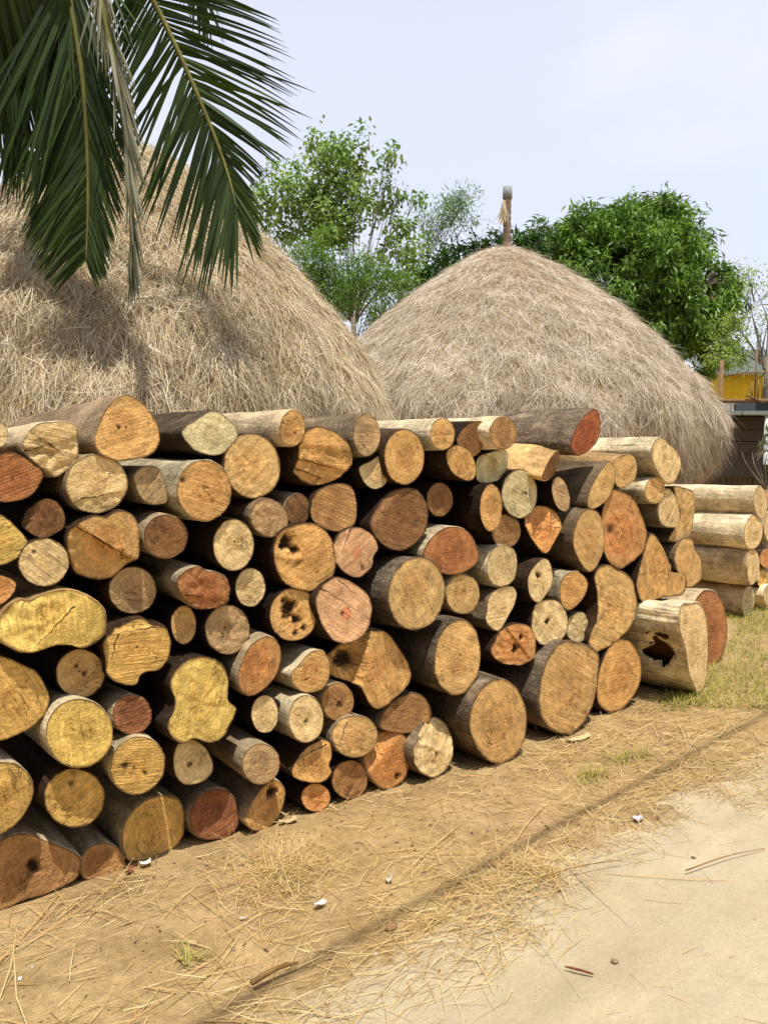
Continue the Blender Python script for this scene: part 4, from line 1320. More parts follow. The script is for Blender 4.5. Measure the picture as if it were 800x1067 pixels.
parts = [
    thin_out(scatter(5200, clumpy(0, 0.84, 0.22), -0.9, 6.0, 0.03, 0.20, 0.0009, 0.0026), 0.5),
    thin_out(scatter(6500, clumpy(0, 0.92, 0.16), 0.9, 8.0, 0.03, 0.20, 0.0011, 0.0030), 0.55),
    thin_out(scatter(2600, lambda n, s: RNG.uniform(0.02, 1.2, n), -0.9, 7.0, 0.03, 0.20, 0.0012, 0.003), 0.5),
    thin_out(scatter(4200, lambda n, s: RNG.uniform(0.0, 0.9, n), 2.4, 9.0, 0.03, 0.18, 0.002, 0.004), 0.6),
    thin_out(scatter(3000, lambda n, s: np.abs(RNG.normal(0, .16, n)) - .04, -0.9, 5.6, 0.02, 0.14, 0.0011, 0.003), 0.45),
    scatter(110, lambda n, s: RNG.uniform(0.1, 1.2, n), -0.9, 5.0, 0.25, 0.7, 0.002, 0.0045),
    scatter(160, lambda n, s: RNG.uniform(1.2, 2.3, n), -0.5, 5.0, 0.01, 0.08, 0.001, 0.0025),
]
# small heaps that lie in particular spots
for (px, py, rad, cnt) in ((300, 905, 0.15, 420), (285, 915, 0.24, 340), (300, 903, 0.12, 420), (555, 905, 0.16, 260), (520, 925, 0.22, 240), (640, 860, 0.30, 300), (120, 935, 0.2, 90), (700, 770, 0.5, 500), (470, 900, 0.2, 160), (600, 800, 0.25, 160)):
    c = on_ground(px, py)
    x = c.x + RNG.normal(0, rad * 0.6, cnt)
    y = c.y + RNG.normal(0, rad * 0.6, cnt)
    a = RNG.uniform(0, 6.28, cnt)
    D = np.stack([np.cos(a), np.sin(a), RNG.normal(0.08, 0.14, cnt)], -1)
    D /= np.linalg.norm(D, axis=1, keepdims=True)
    dist = np.hypot(x - c.x, y - c.y)
    z = ground_z(x, y) + RNG.uniform(0.004, 0.012, cnt) + 0.03 * np.exp(-(dist / (rad * 0.7)) ** 2) * RNG.uniform(0, 1, cnt)
    Nn = np.tile([[0, 0, 1.0]], (cnt, 1))
    parts.append(ribbons(np.stack([x, y, z], -1), D, Nn, RNG.uniform(0.04, 0.17, cnt), RNG.uniform(0.0008, 0.0024, cnt), RNG.normal(0, 0.02, cnt), RNG.uniform(0.2, 1, cnt)))
V, Qd, T_ = join(parts)
ls = np_mesh('loose_straw', V, Qd, straw_g, attrs={'tint': T_})
tag(ls, "loose straw strewn over the soil between the log pile and the road", 'straw', kind='stuff')

# short grass at the right, behind and beside the pile
def grass_patch(n, px0, px1, py0, py1, h0, h1):
    u = RNG.uniform(0, 1, n)
    w = RNG.uniform(0, 1, n)
    pts = np.array([list(on_ground(px0 + (px1 - px0) * a, py0 + (py1 - py0) * b_)) for a, b_ in zip(u, w)])
    pts[:, 2] = ground_z(pts[:, 0], pts[:, 1])
    k = (wall_q(pts[:, 0], pts[:, 1]) < 0.9) & (np.sin(pts[:, 0] * 3.1 + 1) + np.sin(pts[:, 1] * 2.7) + np.sin(pts[:, 0] * 7 - pts[:, 1] * 5) > -1.2)
    pts = pts[k]
    n = len(pts)
    a = RNG.uniform(0, 6.28, n)
    D = np.stack([np.cos(a) * 0.6, np.sin(a) * 0.6, np.full(n, 0.75)], -1)
    D /= np.linalg.norm(D, axis=1, keepdims=True)
    Nn = np.stack([np.cos(a), np.sin(a), np.zeros(n)], -1)
    return ribbons(pts, D, Nn, RNG.uniform(h0, h1, n), RNG.uniform(0.003, 0.006, n), RNG.uniform(0.0, 0.03, n), RNG.uniform(0, 1, n))


parts = [grass_patch(5200, 690, 860, 625, 735, 0.03, 0.08), grass_patch(5000, 700, 900, 600, 660, 0.03, 0.08)]
for px, py in ((205, 998), (222, 1012), (610, 812), (622, 805), (640, 790), (510, 945), (665, 785), (700, 735), (720, 728), (735, 722)):
    parts.append(grass_patch(45, px - 14, px + 14, py - 5, py + 5, 0.03, 0.07))
V, Qd, T_ = join(parts)
gr = np_mesh('grass', V, Qd, make_leaf_mat("dry_grass", lin(112, 120, 48), lin(196, 184, 92), 0.3, 0.6), attrs={'tint': T_})
tag(gr, "short dry yellow-green grass beside the right end of the pile", 'grass', kind='stuff')


# ------------------------------------------------------------------ trees
def leaf_quads(P, D, Nn, Ln, Wd, tint):
    """diamond leaves folded along the midrib"""
    n = len(P)
    Sd = np.cross(D, Nn)
    Sd /= np.linalg.norm(Sd, axis=1, keepdims=True) + 1e-9
    Nn = np.cross(Sd, D)
    a = P
    tip = P + D * Ln[:, None] - Nn * (Ln * 0.12)[:, None]
    mid = P + D * (Ln * 0.45)[:, None]
    l = mid - Sd * Wd[:, None] / 2 + Nn * (Wd * 0.15)[:, None]
    r_ = mid + Sd * Wd[:, None] / 2 + Nn * (Wd * 0.15)[:, None]
    V = np.stack([a, r_, tip, l], 1).reshape(-1, 3)
    b4 = (np.arange(n) * 4)[:, None]
    T3 = np.concatenate([b4 + np.array([[0, 1, 2]]), b4 + np.array([[0, 2, 3]])])
    return V, T3, np.repeat(tint, 4)


def crown(blobs, shoots_per, leaves, Ln, Wd, droop, spread, gap=0.0, shell=0.45, spray=0.16):
    Vs, Ts, Tt, shoots = [], [], [], []
    off = 0
    for (c, rad, dens) in blobs:
        m = max(6, int(shoots_per * dens * (rad ** 2)))
        d = RNG.normal(0, 1, (m, 3))
        d /= np.linalg.norm(d, axis=1, keepdims=True)
        rr = rad * (RNG.uniform(0, 1, m) ** shell)
        rr *= 1 + 0.22 * np.sin(4 * d[:, 0] + 3 * d[:, 2] + c.x) + 0.15 * np.sin(9 * d[:, 1] - 6 * d[:, 2])
        p = np.array(list(c)) + d * rr[:, None] * np.array([1, 1, 0.92])
        if gap:
            f = np.sin(p[:, 0] * 2.6 + c.x) + np.sin(p[:, 2] * 3.1 + 1) + np.sin(p[:, 1] * 2.2) + np.sin(5.3 * p[:, 0] - 4.7 * p[:, 2])
            k = f > -2.0 + gap * 2.2
            p, d = p[k], d[k]
        m = len(p)
        if m == 0:
            continue
        shoots.append(p)
        stint = RNG.uniform(0, 1, m)
        P = np.repeat(p, leaves, 0) + RNG.normal(0, spray * 0.5, (m * leaves, 3))
        dd = np.repeat(d, leaves, 0) * 0.6 + RNG.normal(0, spread, (m * leaves, 3)) + np.array([0, 0, -droop])
        dd /= np.linalg.norm(dd, axis=1, keepdims=True)
        nn = np.repeat(d, leaves, 0) * 0.5 + np.array([0, 0, 0.8]) + RNG.normal(0, 0.35, (m * leaves, 3))
        k = m * leaves
        ti = np.clip(np.repeat(stint, leaves) * 0.7 + RNG.uniform(0, 0.3, k), 0, 1)
        v, t3, tt = leaf_quads(P, dd, nn, Ln * RNG.uniform(0.6, 1.25, k), Wd * RNG.uniform(0.7, 1.2, k), ti)
        Vs.append(v)
        Ts.append(t3 + off)
        Tt.append(tt)
        off += len(v)
    return np.concatenate(Vs), np.concatenate(Ts), np.concatenate(Tt), shoots


BARKT = make_plain("tree_bark", lin(122, 112, 98), 0.95, 9.0, 0.35, (1, 1, 0.3), 0.8)


def tree(label, name, base, fork, blobs, leafmat, trunk_r, group=None, cat='tree', twigs=6, kw_lr=1.0, **kw):
    t = thing(name, label, cat, base, group)
    loc = lambda v: v - base
    V, T3, tt, shoots = crown(blobs, **kw)
    V = V - np.array(list(base))
    cr = np_mesh('crown', V, T3, leafmat, t, attrs={'tint': tt})
    trunk_path = curve_pts([Vector((0, 0, -0.1)), loc(base.lerp(fork, 0.5) + Vector((trunk_r * 0.8, 0, 0))), loc(fork)], 10)
    lr = kw_lr
    bits = [tube(trunk_path, list(np.linspace(trunk_r * 1.25, trunk_r * 0.8, 10)), 10)]
    for i, (c, rad, dens) in enumerate(blobs):
        f2 = fork + (c - fork) * 0.5 + Vector((0.15 * math.sin(i * 2.1), 0.15 * math.cos(i * 1.7), 0.1 * rad))
        path = curve_pts([loc(fork - Vector((0, 0, 0.15))), loc(f2), loc(c + Vector((0, 0, rad * 0.35)))], 9)
        bits.append(tube(path, list(np.linspace(trunk_r * 0.5 * lr, trunk_r * 0.10 * lr, 9)), 7))
        sh_ = shoots[i] if i < len(shoots) else []
        for j in range(min(twigs, len(sh_))):
            tip = Vector(sh_[(j * 37) % len(sh_)])
            st_ = c + (fork - c) * RNG.uniform(0.0, 0.35)
            pth = curve_pts([loc(st_), loc(st_.lerp(tip, 0.5) + Vector((0, 0, 0.06))), loc(tip)], 5)
            bits.append(tube(pth, list(np.linspace(trunk_r * 0.14, trunk_r * 0.04, 5)), 5, cap=False))
    V, Fc = merge(bits)
    mesh_obj('trunk', V, Fc, BARKT, t)
    return t


def bl(Y, rows):
    """crown lobes: (px, py, radius in px, density, metres nearer or farther)"""
    return [(at_y(px, py, Y + dy), rp / F * (Y + dy), de) for (px, py, rp, de, dy) in rows]


mango_leaf = make_leaf_mat("mango_leaf", lin(48, 78, 30), lin(142, 176, 66), 0.30, 0.42)
MY = 17.0
tree("big dense dark green mango tree behind the right straw stack", 'mango_tree', Vector((at_y(690, 478, MY).x, MY, 0)), at_y(680, 400, MY),
     bl(MY, [(640, 259, 46, 1, 0), (690, 252, 42, 1, 0), (600, 262, 42, 1, -.3), (575, 268, 30, 1, .6), (650, 290, 55, 1, -.8), (700, 280, 40, 1, -.4), (735, 312, 34, 1, -.3), (742, 292, 26, .8, 0), (690, 330, 48, 1, -.8),
             (722, 350, 38, 1, -.3), (712, 386, 32, .9, -.2), (728, 400, 22, .9, -.2), (625, 240, 20, .9, .2), (686, 226, 22, .9, .1), (658, 232, 18, .8, .3)]),
     mango_leaf, 0.26, group=None, shoots_per=760, leaves=13, Ln=0.175, Wd=0.05, droop=0.6, spread=0.5, shell=0.30, gap=0.22, spray=0.12)
bush_leaf = make_leaf_mat("dark_leaf", lin(34, 58, 26), lin(78, 116, 44), 0.25, 0.45)
tree("low dark leafy tree along the left slope of the pole-topped straw stack", 'dark_tree', Vector((at_y(480, 478, 15).x, 15.0, 0)), at_y(482, 380, 15),
     bl(15.0, [(462, 288, 24, 1, 0), (485, 274, 22, 1, .1), (508, 264, 18, 1, .2), (535, 256, 18, 1, .4), (560, 258, 16, 1, .4), (450, 310, 26, 1, 0), (430, 330, 22, 1, .1)]),
     bush_leaf, 0.14, shoots_per=330, leaves=11, Ln=0.20, Wd=0.06, droop=0.5, spread=0.5, shell=0.35, gap=0.2, spray=0.12)
teak_leaf = make_leaf_mat("light_leaf", lin(78, 110, 52), lin(172, 196, 104), 0.42, 0.5)
TY = 14.2
tree("tall airy light green tree behind the gap between the two straw stacks", 'slender_tree', Vector((at_y(372, 478, TY).x, TY, 0)), at_y(368, 330, TY),
     bl(TY, [(330, 158, 17, .35, 0), (352, 152, 22, .6, .2), (385, 150, 20, .55, 0), (402, 168, 12, .4, 0), (345, 175, 26, .7, 0), (372, 172, 24, .5, .2), (303, 170, 14, .3, .1), (296, 205, 24, .6, 0), (270, 212, 22, .6, .2), (318, 195, 22, .55, .1),
             (340, 205, 28, .9, .1), (368, 205, 24, .6, 0), (395, 215, 20, .4, .3), (415, 208, 14, .25, .2), (330, 238, 30, .8, 0), (355, 240, 28, .9, 0), (408, 238, 15, .35, 0), (300, 238, 22, .6, .2), (390, 255, 22, .6, .1), (416, 262, 18, .5, .1), (424, 240, 15, .45, .2), (430, 262, 18, .5, .3), (418, 200, 12, .25, .2), (436, 205, 9, .2, .2), (284, 188, 15, .4, .1), (262, 222, 18, .6, .2), (425, 290, 20, .6, 0), (400, 190, 12, .3, 0), (412, 158, 9, .2, 0), (330, 142, 9, .2, 0)]),
     teak_leaf, 0.06, twigs=3, kw_lr=0.4, shoots_per=480, leaves=8, Ln=0.115, Wd=0.06, droop=0.45, spread=0.6, shell=0.5, gap=0.36, spray=0.14)
fern_leaf = make_leaf_mat("fresh_leaf", lin(72, 104, 44), lin(142, 172, 80), 0.42, 0.5)
tree("feathery bright green bamboo clump low in the gap between the straw stacks", 'bamboo_clump', Vector((at_y(362, 478, 13.2).x, 13.2, 0)), at_y(365, 380, 13.2),
     bl(13.2, [(345, 268, 30, 1, 0), (372, 285, 30, 1, -.2), (330, 285, 28, 1, 0), (395, 300, 26, .9, 0), (365, 320, 34, 1, -.3), (392, 332, 28, .9, 0), (345, 305, 26, 1, 0), (412, 290, 20, .6, .2), (378, 350, 22, .9, -.1), (300, 262, 24, .7, .2), (278, 240, 20, .6, .3)]),
     fern_leaf, 0.035, cat='bamboo', shoots_per=620, leaves=9, Ln=0.12, Wd=0.022, droop=0.25, spread=0.6, shell=0.5, gap=0.42, spray=0.16, twigs=3, kw_lr=0.6)
tree("slim bamboo plume leaning right against the sky left of the pole", 'bamboo_plume', Vector((at_y(425, 478, 15.8).x, 15.8, 0)), at_y(438, 300, 15.8),
     bl(15.8, [(452, 255, 22, .6, 0), (462, 232, 22, .8, 0), (472, 212, 20, .8, 0), (486, 204, 14, .4, .1), (442, 226, 14, .35, 0), (490, 228, 14, .25, 0), (445, 280, 22, .5, 0), (475, 250, 16, .3, .1), (503, 250, 14, .2, .1)]),
     fern_leaf, 0.045, cat='bamboo', twigs=8, kw_lr=0.6, shoots_per=420, leaves=9, Ln=0.14, Wd=0.02, droop=0.15, spread=0.55, shell=0.6, gap=0.4, spray=0.18)
mor_leaf = make_leaf_mat("pale_leaf", lin(110, 140, 58), lin(190, 206, 104), 0.45, 0.5)
MOY = 13.0
mt = tree("thin feathery moringa tree with a curved grey stem at the right edge of the photo", 'moringa_tree', Vector((at_y(800, 478, MOY).x, MOY, 0)), at_y(797, 372, MOY),
          bl(MOY, [(779, 287, 11, .4, 0), (783, 298, 10, .5, 0), (760, 335, 14, .4, .2), (768, 345, 14, .45, .1), (752, 360, 16, .5, .2), (772, 372, 18, .5, 0), (745, 372, 14, .45, .1), (790, 375, 16, .5, 0), (800, 345, 14, .5, 0), (815, 330, 20, .6, 0), (806, 290, 9, .3, .1), (783, 330, 10, .2, 0), (800, 390, 12, .4, .1)]),
          mor_leaf, 0.06, twigs=4, kw_lr=0.45, shoots_per=900, leaves=11, Ln=0.055, Wd=0.032, droop=0.3, spread=0.7, shell=0.6, gap=0.3, spray=0.14)
tree("leafy shrub with broad dull leaves in front of the plank shed at the right edge", 'shrub', Vector((at_y(800, 478, 10.4).x, 10.4, 0)), at_y(799, 500, 10.4),
     bl(10.4, [(790, 462, 11, .8, 0), (800, 448, 14, .9, 0), (783, 474, 7, .5, -.1), (798, 478, 13, .9, 0), (812, 465, 18, 1, 0), (772, 472, 5, .4, 0)]),
     make_leaf_mat("dull_leaf", lin(64, 84, 44), lin(128, 146, 88), 0.3, 0.4), 0.03, cat='shrub', shoots_per=420, leaves=6, Ln=0.12, Wd=0.055, droop=0.35, spread=0.7, shell=0.5, gap=0.2, spray=0.1)

# ------------------------------------------------------------------ buildings and fences at the right
def wx(px, Y):
    return at_y(px, HOR, Y).x


wood_dark = make_plain("weathered_planks", lin(98, 84, 68), 0.9, 5.0, 0.35, (0.25, 1, 6), 0.5)
grey_tin = make_plain("grey_tin_sheet", lin(136, 142, 134), 0.6, 2.0, 0.12, (6, 1, 0.4), 0.2)
yellow_paint = make_plain("yellow_paint", lin(206, 168, 20), 0.6, 1.5, 0.14, (1, 1, 1), 0.15)
white_paint = make_plain("white_paint", lin(206, 206, 200), 0.7, 2.5, 0.12)
dark_open = make_plain("dark_glass", lin(40, 44, 46), 0.25, 2.0, 0.15)

BY = 22.0
bt = thing('house', "house with a bright yellow wall and grey tin roof at the right edge", 'house', (wx(780, BY), BY, 0))
b0 = bt.location
x0, x1 = wx(743, BY), wx(850, BY)
zc = lambda y, Y: at_y(400, y, Y).z
V, Fc = box(x0 - b0.x, x1 - b0.x, 0, 5, 0, zc(418, BY))
mesh_obj('wall', V, Fc, white_paint, bt, smooth=False)
V, Fc = box(x0 - b0.x + 0.1, x1 - b0.x, -0.06, 5, zc(418, BY) + .003, zc(388, BY))
mesh_obj('yellow_panel', V, Fc, yellow_paint, bt, smooth=False)
# corrugated sloping roof sheet
n = 120
V, Fc = [], []
for i in range(n + 1):
    xx = x0 - b0.x - 0.3 + (x1 - x0 + 0.6) * i / n
    dz = 0.03 * (1 if i % 2 else -1)
    V += [Vector((xx, -0.35, zc(391, BY) + dz)), Vector((xx, 2.6, zc(352, BY) + dz)), Vector((xx, 2.6, zc(352, BY) + dz + 0.02)), Vector((xx, -0.35, zc(391, BY) + dz + 0.02))]
for i in range(n):
    a, c = i * 4, i * 4 + 4
    for k in range(4):
        Fc.append((a + k, a + (k + 1) % 4, c + (k + 1) % 4, c + k))
mesh_obj('roof', V, Fc, grey_tin, bt, smooth=False)
for px in (767, 782, 798):
    V, Fc = box(wx(px, BY) - b0.x - 0.14, wx(px, BY) - b0.x + 0.14, -0.03, 0.05, zc(430, BY), zc(421, BY))
    w_ = mesh_obj('window', V, Fc, dark_open, bt, smooth=False)
    V, Fc = merge([box(wx(px, BY) - b0.x - 0.18, wx(px, BY) - b0.x - 0.142, -0.05, 0.02, zc(431, BY), zc(420.4, BY)), box(wx(px, BY) - b0.x + 0.142, wx(px, BY) - b0.x + 0.18, -0.05, 0.02, zc(431, BY), zc(420.4, BY))])
    mesh_obj('frame', V, Fc, white_paint, w_, smooth=False)

# plank shed
SY = 12.6
sd_ = thing('plank_shed', "low shed of dark horizontal planks at the right edge behind the second log stack", 'shed', (wx(790, SY), SY, 0))
s0 = sd_.location
bits = []
zt = zc(434, SY)
nb = 11
for i in range(nb):
    z0 = zt * i / nb
    bits.append(box(wx(745, SY) - s0.x, wx(870, SY) - s0.x, RNG.uniform(-.012, .012), 1.8, z0 + .004, zt * (i + 1) / nb - .004 - RNG.uniform(0, .006)))
V, Fc = merge(bits)
mesh_obj('plank_wall', V, Fc, wood_dark, sd_, smooth=False)
V, Fc = box(wx(742, SY) - s0.x, wx(872, SY) - s0.x, -0.35, 2.1, zt + .01, zt + .07)
mesh_obj('roof', V, Fc, grey_tin, sd_, smooth=False)
V, Fc = tube([Vector((wx(787.5, SY) - s0.x, -0.30, 0)), Vector((wx(787.5, SY) - s0.x, -0.30, zt + .005))], [.035, .035], 8)
mesh_obj('post', V, Fc, white_paint, sd_)
V, Fc = box(wx(779, SY) - s0.x, wx(796, SY) - s0.x, -0.2, 0.5, zt + .074, zt + .24)
mesh_obj('crate', V, Fc, dark_open, sd_, smooth=False)

# plank fence in front of the shed
FY = 11.2
fe = thing('plank_fence', "low fence of dark weathered boards behind the second log stack", 'fence', (wx(780, FY), FY, 0))
f0 = fe.location
bits = []
for i in range(44):
    xx = wx(735, FY) - f0.x + i * 0.075
    bits.append(box(xx + .004, xx + .071, RNG.uniform(-.01, .01), .03, -.05, zc(496, FY) + RNG.uniform(-.03, .02)))
V, Fc = merge(bits)
mesh_obj('boards', V, Fc, wood_dark, fe, smooth=False)
V, Fc = box(wx(735, FY) - f0.x, wx(735, FY) - f0.x + 3.3, -.09, -.02, zc(497, FY), zc(484, FY))
mesh_obj('rail', V, Fc, make_plain("dark_rail", lin(52, 44, 36), 0.9, 5), fe, smooth=False)

# bamboo pole frame behind the stack: tall brown posts and a long rail
PY_ = 11.9
pf = thing('pole_frame', "frame of thin brown bamboo posts with a long rail before the yellow wall", 'pole frame', (wx(775, PY_), PY_, 0))
q0 = pf.location
bam = make_plain("brown_bamboo", lin(128, 100, 70), 0.85, 10, 0.3, (1, 1, 0.4))
V, Fc = tube([Vector((wx(742, PY_) - q0.x, 0, zc(418, PY_))), Vector((wx(860, PY_) - q0.x, 0, zc(417, PY_)))], [.03, .028], 8)
mesh_obj('rail', V, Fc, bam, pf)
for px, yt, r_ in ((749.5, 375, .036), (785.5, 362, .014), (782, 398, .014), (788.5, 395, .012), (793, 392, .012)):
    V, Fc = tube([Vector((wx(px, PY_) - q0.x, .05, 0 if px < 760 else zc(417, PY_))), Vector((wx(px + .6, PY_) - q0.x, .05, zc(yt, PY_)))], [r_, r_ * .9], 8)
    mesh_obj('post', V, Fc, bam, pf)
V, Fc = tube([Vector((wx(752, PY_) - q0.x, .04, zc(392, PY_))), Vector((wx(775, PY_) - q0.x, .03, zc(387.5, PY_))), Vector((wx(830, PY_) - q0.x, .04, zc(388, PY_)))], [.012, .012, .012], 6)
mesh_obj('rope', V, Fc, bam, pf)
V, Fc = tube([Vector((wx(774, PY_) - q0.x, -.03, zc(412, PY_))), Vector((wx(792, PY_) - q0.x, -.05, zc(420, PY_)))], [.02, .012], 6)
mesh_obj('stick', V, Fc, bam, pf)


# ------------------------------------------------------------------ coconut palm
palm_leaf = make_leaf_mat("palm_leaf", lin(30, 48, 12), lin(64, 86, 22), 0.22, 0.62)
palm_dry = make_leaf_mat("palm_leaf_greyed", lin(74, 76, 50), lin(160, 156, 126), 0.15, 0.45)
rach_mat = make_plain("palm_rib", lin(120, 116, 58), 0.6, 12, 0.25, (1, 1, 0.3))
PB = Vector((-3.35, 4.1, 0))
CR = Vector((-3.15, 4.35, 6.0))
palm = thing('coconut_palm', "coconut palm whose dark green drooping fronds hang into the top left corner", 'palm tree', PB)
path = curve_pts([PB - PB, Vector((0.02, 0.1, 2.2)), Vector((0.1, 0.2, 4.4)), CR - PB - Vector((0, 0, 0.1))], 60)
V, Fc = tube(path, [0.17 * (1.5 - 0.5 * min(1, i / 8)) * (1 + (.05 if i % 2 else -.03)) * (1 - .25 * i / 60) for i in range(60)], 14)
mesh_obj('trunk', V, Fc, BARKT, palm)


def frond(pts, Lmax, face, n_per=64, droop=0.8, angL=48, angR=48, mat=None, tip_scale=0.55, base_skip=0.08, width=0.036, spread=0.06, tipk=0.8, cutR=0.0, sides=(-1, 1), lenR=1.0):
    """pts: rachis control points (world); face: direction the blade of the frond faces"""
    mat = mat or palm_leaf
    R_ = curve_pts([Vector(p) for p in pts], 60)
    Rl = [p - PB for p in R_]
    V, Fc = tube(Rl, list(np.linspace(.026, .006, 60)), 6)
    fo = mesh_obj('frond', V, Fc, rach_mat, palm)
    face = Vector(face).normalized()
    VV, QQ, TT = [], [], []
    for side, ang in ((-1, angL), (1, angR)):
        if side not in sides:
            continue
        for i in range(n_per):
            t = base_skip + (1 - base_skip) * (i + RNG.uniform(-.2, .2)) / n_per
            t = min(max(t, 0.0), 0.999)
            k = t * 59
            k0 = int(k)
            p = Rl[k0].lerp(Rl[min(59, k0 + 1)], k - k0)
            T = (Rl[min(59, k0 + 1)] - Rl[max(0, k0 - 1)]).normalized()
            Sv = face.cross(T).normalized() * side
            a = math.radians(ang * (1 - tipk * t * t) + RNG.normal(0, 4))
            d = (T * math.cos(a) + Sv * math.sin(a) + face * RNG.normal(0.05, spread)).normalized()
            env = min(1, 0.65 + t * 1.6) * (1 - (1 - tip_scale) * max(0, (t - .45) / .55))
            if side > 0 and cutR:
                env *= 1 - cutR * max(0, min(1, (t - .55) / .22)) * (1 if t < .86 else .45)
            if t > .86 and cutR:
                env *= .7
            if side > 0:
                env *= lenR
            L_ = Lmax * env * RNG.uniform(.9, 1.06)
            w = width * RNG.uniform(.8, 1.1)
            tw = RNG.normal(0, 0.35)
            base = len(VV)
            q = p.copy()
            m = 8
            for s in range(m + 1):
                u = s / m
                Wv = d.cross(face).normalized()
                Wv = (Wv * math.cos(tw) + face * math.sin(tw))
                ww = w * (0.55 + 0.45 * min(1, u * 6)) * (1 - u ** 2.2) * 0.5 + 0.0008
                VV.append(q - Wv * ww)
                VV.append(q + Wv * ww)
                TT += [0, 0]
                d = (d + Vector((0, 0, -1)) * (droop * (0.3 + 1.2 * u) / m)).normalized()
                q = q + d * (L_ / m)
            ti = RNG.uniform(0, 1)
            for s in range(2 * (m + 1)):
                TT[base + s] = ti
            for s in range(m):
                b0_ = base + 2 * s
                QQ.append((b0_, b0_ + 1, b0_ + 3, b0_ + 2))
    np_mesh('leaflets', np.array([list(v) for v in VV]), np.array(QQ), mat, fo, attrs={'tint': TT})
    return fo


P_ = at_y
# frond reaching right across the sky
frond([CR, (-2.45, 4.6, 5.9), P_(112, -80, 4.75), P_(155, -8, 4.85), P_(184, 50, 4.9), P_(209, 106, 4.92), P_(229, 156, 4.95), P_(240, 190, 4.95), P_(247, 218, 4.95)], 0.88, (0.15, -1, -0.5), n_per=80, droop=0.22, angL=70, angR=56, tip_scale=0.9, base_skip=0.3, width=0.025, cutR=0.62, lenR=0.94, spread=0.03)
# frond hanging straight down in front of the left stack
frond([CR, (-2.75, 4.5, 5.75), P_(50, -110, 4.6), P_(74, 2, 4.62), P_(86, 80, 4.65), P_(91, 150, 4.7), P_(92, 215, 4.72), P_(90, 272, 4.74)], 1.05, (0.1, -1, -0.5), n_per=155, droop=0.25, angL=24, angR=15, lenR=0.7, tip_scale=0.26, base_skip=0.22, width=0.025, tipk=-0.9, spread=0.03)
# fronds along the upper left with long hanging leaflets
frond([CR, (-2.8, 4.3, 5.6), P_(-60, -90, 4.5), P_(-20, -62, 4.5), P_(20, -52, 4.5), P_(62, -40, 4.52)], 1.3, (0.1, -1, -0.6), n_per=150, droop=0.35, angL=80, angR=60, tip_scale=0.8, base_skip=0.2, width=0.034, tipk=0.1, sides=(-1,), spread=0.03)
frond([CR, (-2.95, 4.4, 5.6), P_(-14, -120, 4.85), P_(8, -20, 4.85), P_(22, 50, 4.87), P_(30, 100, 4.9)], 0.85, (0.1, -1, -0.5), n_per=120, droop=0.3, angL=16, angR=14, tip_scale=0.8, base_skip=0.2, width=0.032, tipk=-0.2, spread=0.03)
# old greyed frond hanging folded in on itself
frond([CR, (-2.6, 4.45, 5.8), P_(86, -80, 4.5), P_(104, -4, 4.5), P_(118, 60, 4.52), P_(128, 120, 4.55), P_(134, 180, 4.56), P_(137, 240, 4.58), P_(138, 270, 4.6)], 0.42, (0.7, -0.7, 0.1), n_per=64, droop=0.3, angL=5, angR=13, mat=palm_dry, tip_scale=0.7, base_skip=0.3, width=0.016)
# crown fronds over and behind, above the picture
for az, el, ln in ((60, 45, 3.2), (100, 40, 3.3), (150, 35, 3.3), (200, 35, 3.2)):
    a, e = math.radians(az), math.radians(el)
    h = Vector((math.cos(a), math.sin(a), 0))
    pts = [CR, CR + h * ln * .3 + Vector((0, 0, ln * .3 * math.sin(e) * 1.2)), CR + h * ln * .62 + Vector((0, 0, ln * .26 * math.sin(e) * 1.6)), CR + h * ln * .9 + Vector((0, 0, 0.0)), CR + h * ln * 1.0 + Vector((0, 0, -0.55))]
    frond(pts, 0.85, (0.0, 0.02, 1), n_per=54, droop=0.9, angL=60, angR=60, tip_scale=0.5)

# ------------------------------------------------------------------ overhead cables along the road, whose shadows cross the ground
pole_mat = make_plain("grey_pole", lin(150, 142, 130), 0.9, 6, 0.2, (1, 1, 0.3))
black = make_plain("cable_sheath", lin(36, 36, 38), 0.6, 20, 0.2)


def shadow_point(px, py, h):
    g_ = on_ground(px, py)
    return g_ + SUN * (h / SUN.z)


def cable(label, pa, pb, h, rad):
    a = shadow_point(*pa, h)
    c = shadow_point(*pb, h)
    dr = (c - a).normalized()
    st_, en = a - dr * 9, a + dr * 22
    path = [st_.lerp(en, t) for t in np.linspace(0, 1, 24)]
    V, Fc = tube([p - st_ for p in path], [rad] * 24, 8)
    o = mesh_obj('overhead_cable', V, Fc, black)
    o.location = st_
    tag(o, label, 'cable')
    return st_, en, dr


e1 = cable("black cable strung along the road high above the ground", (250, 1040), (740, 772), 5.2, 0.013)
for k, e in enumerate((e1[0], e1[1])):
    up = thing('utility_pole', ("grey utility pole behind the viewer", "grey utility pole far along the road")[k], 'utility pole', (e.x, e.y, 0))
    V, Fc = tube([Vector((0, 0, -.1)), Vector((0, 0, 6.2))], [.13, .09], 12)
    mesh_obj('shaft', V, Fc, pole_mat, up)
    cr_ = Vector((NRM.x, NRM.y, 0))
    V, Fc = tube([-cr_ * 1.0 + Vector((0, 0, 5.25)), cr_ * 1.0 + Vector((0, 0, 5.25))], [.045, .045], 8)
    mesh_obj('crossarm', V, Fc, pole_mat, up)

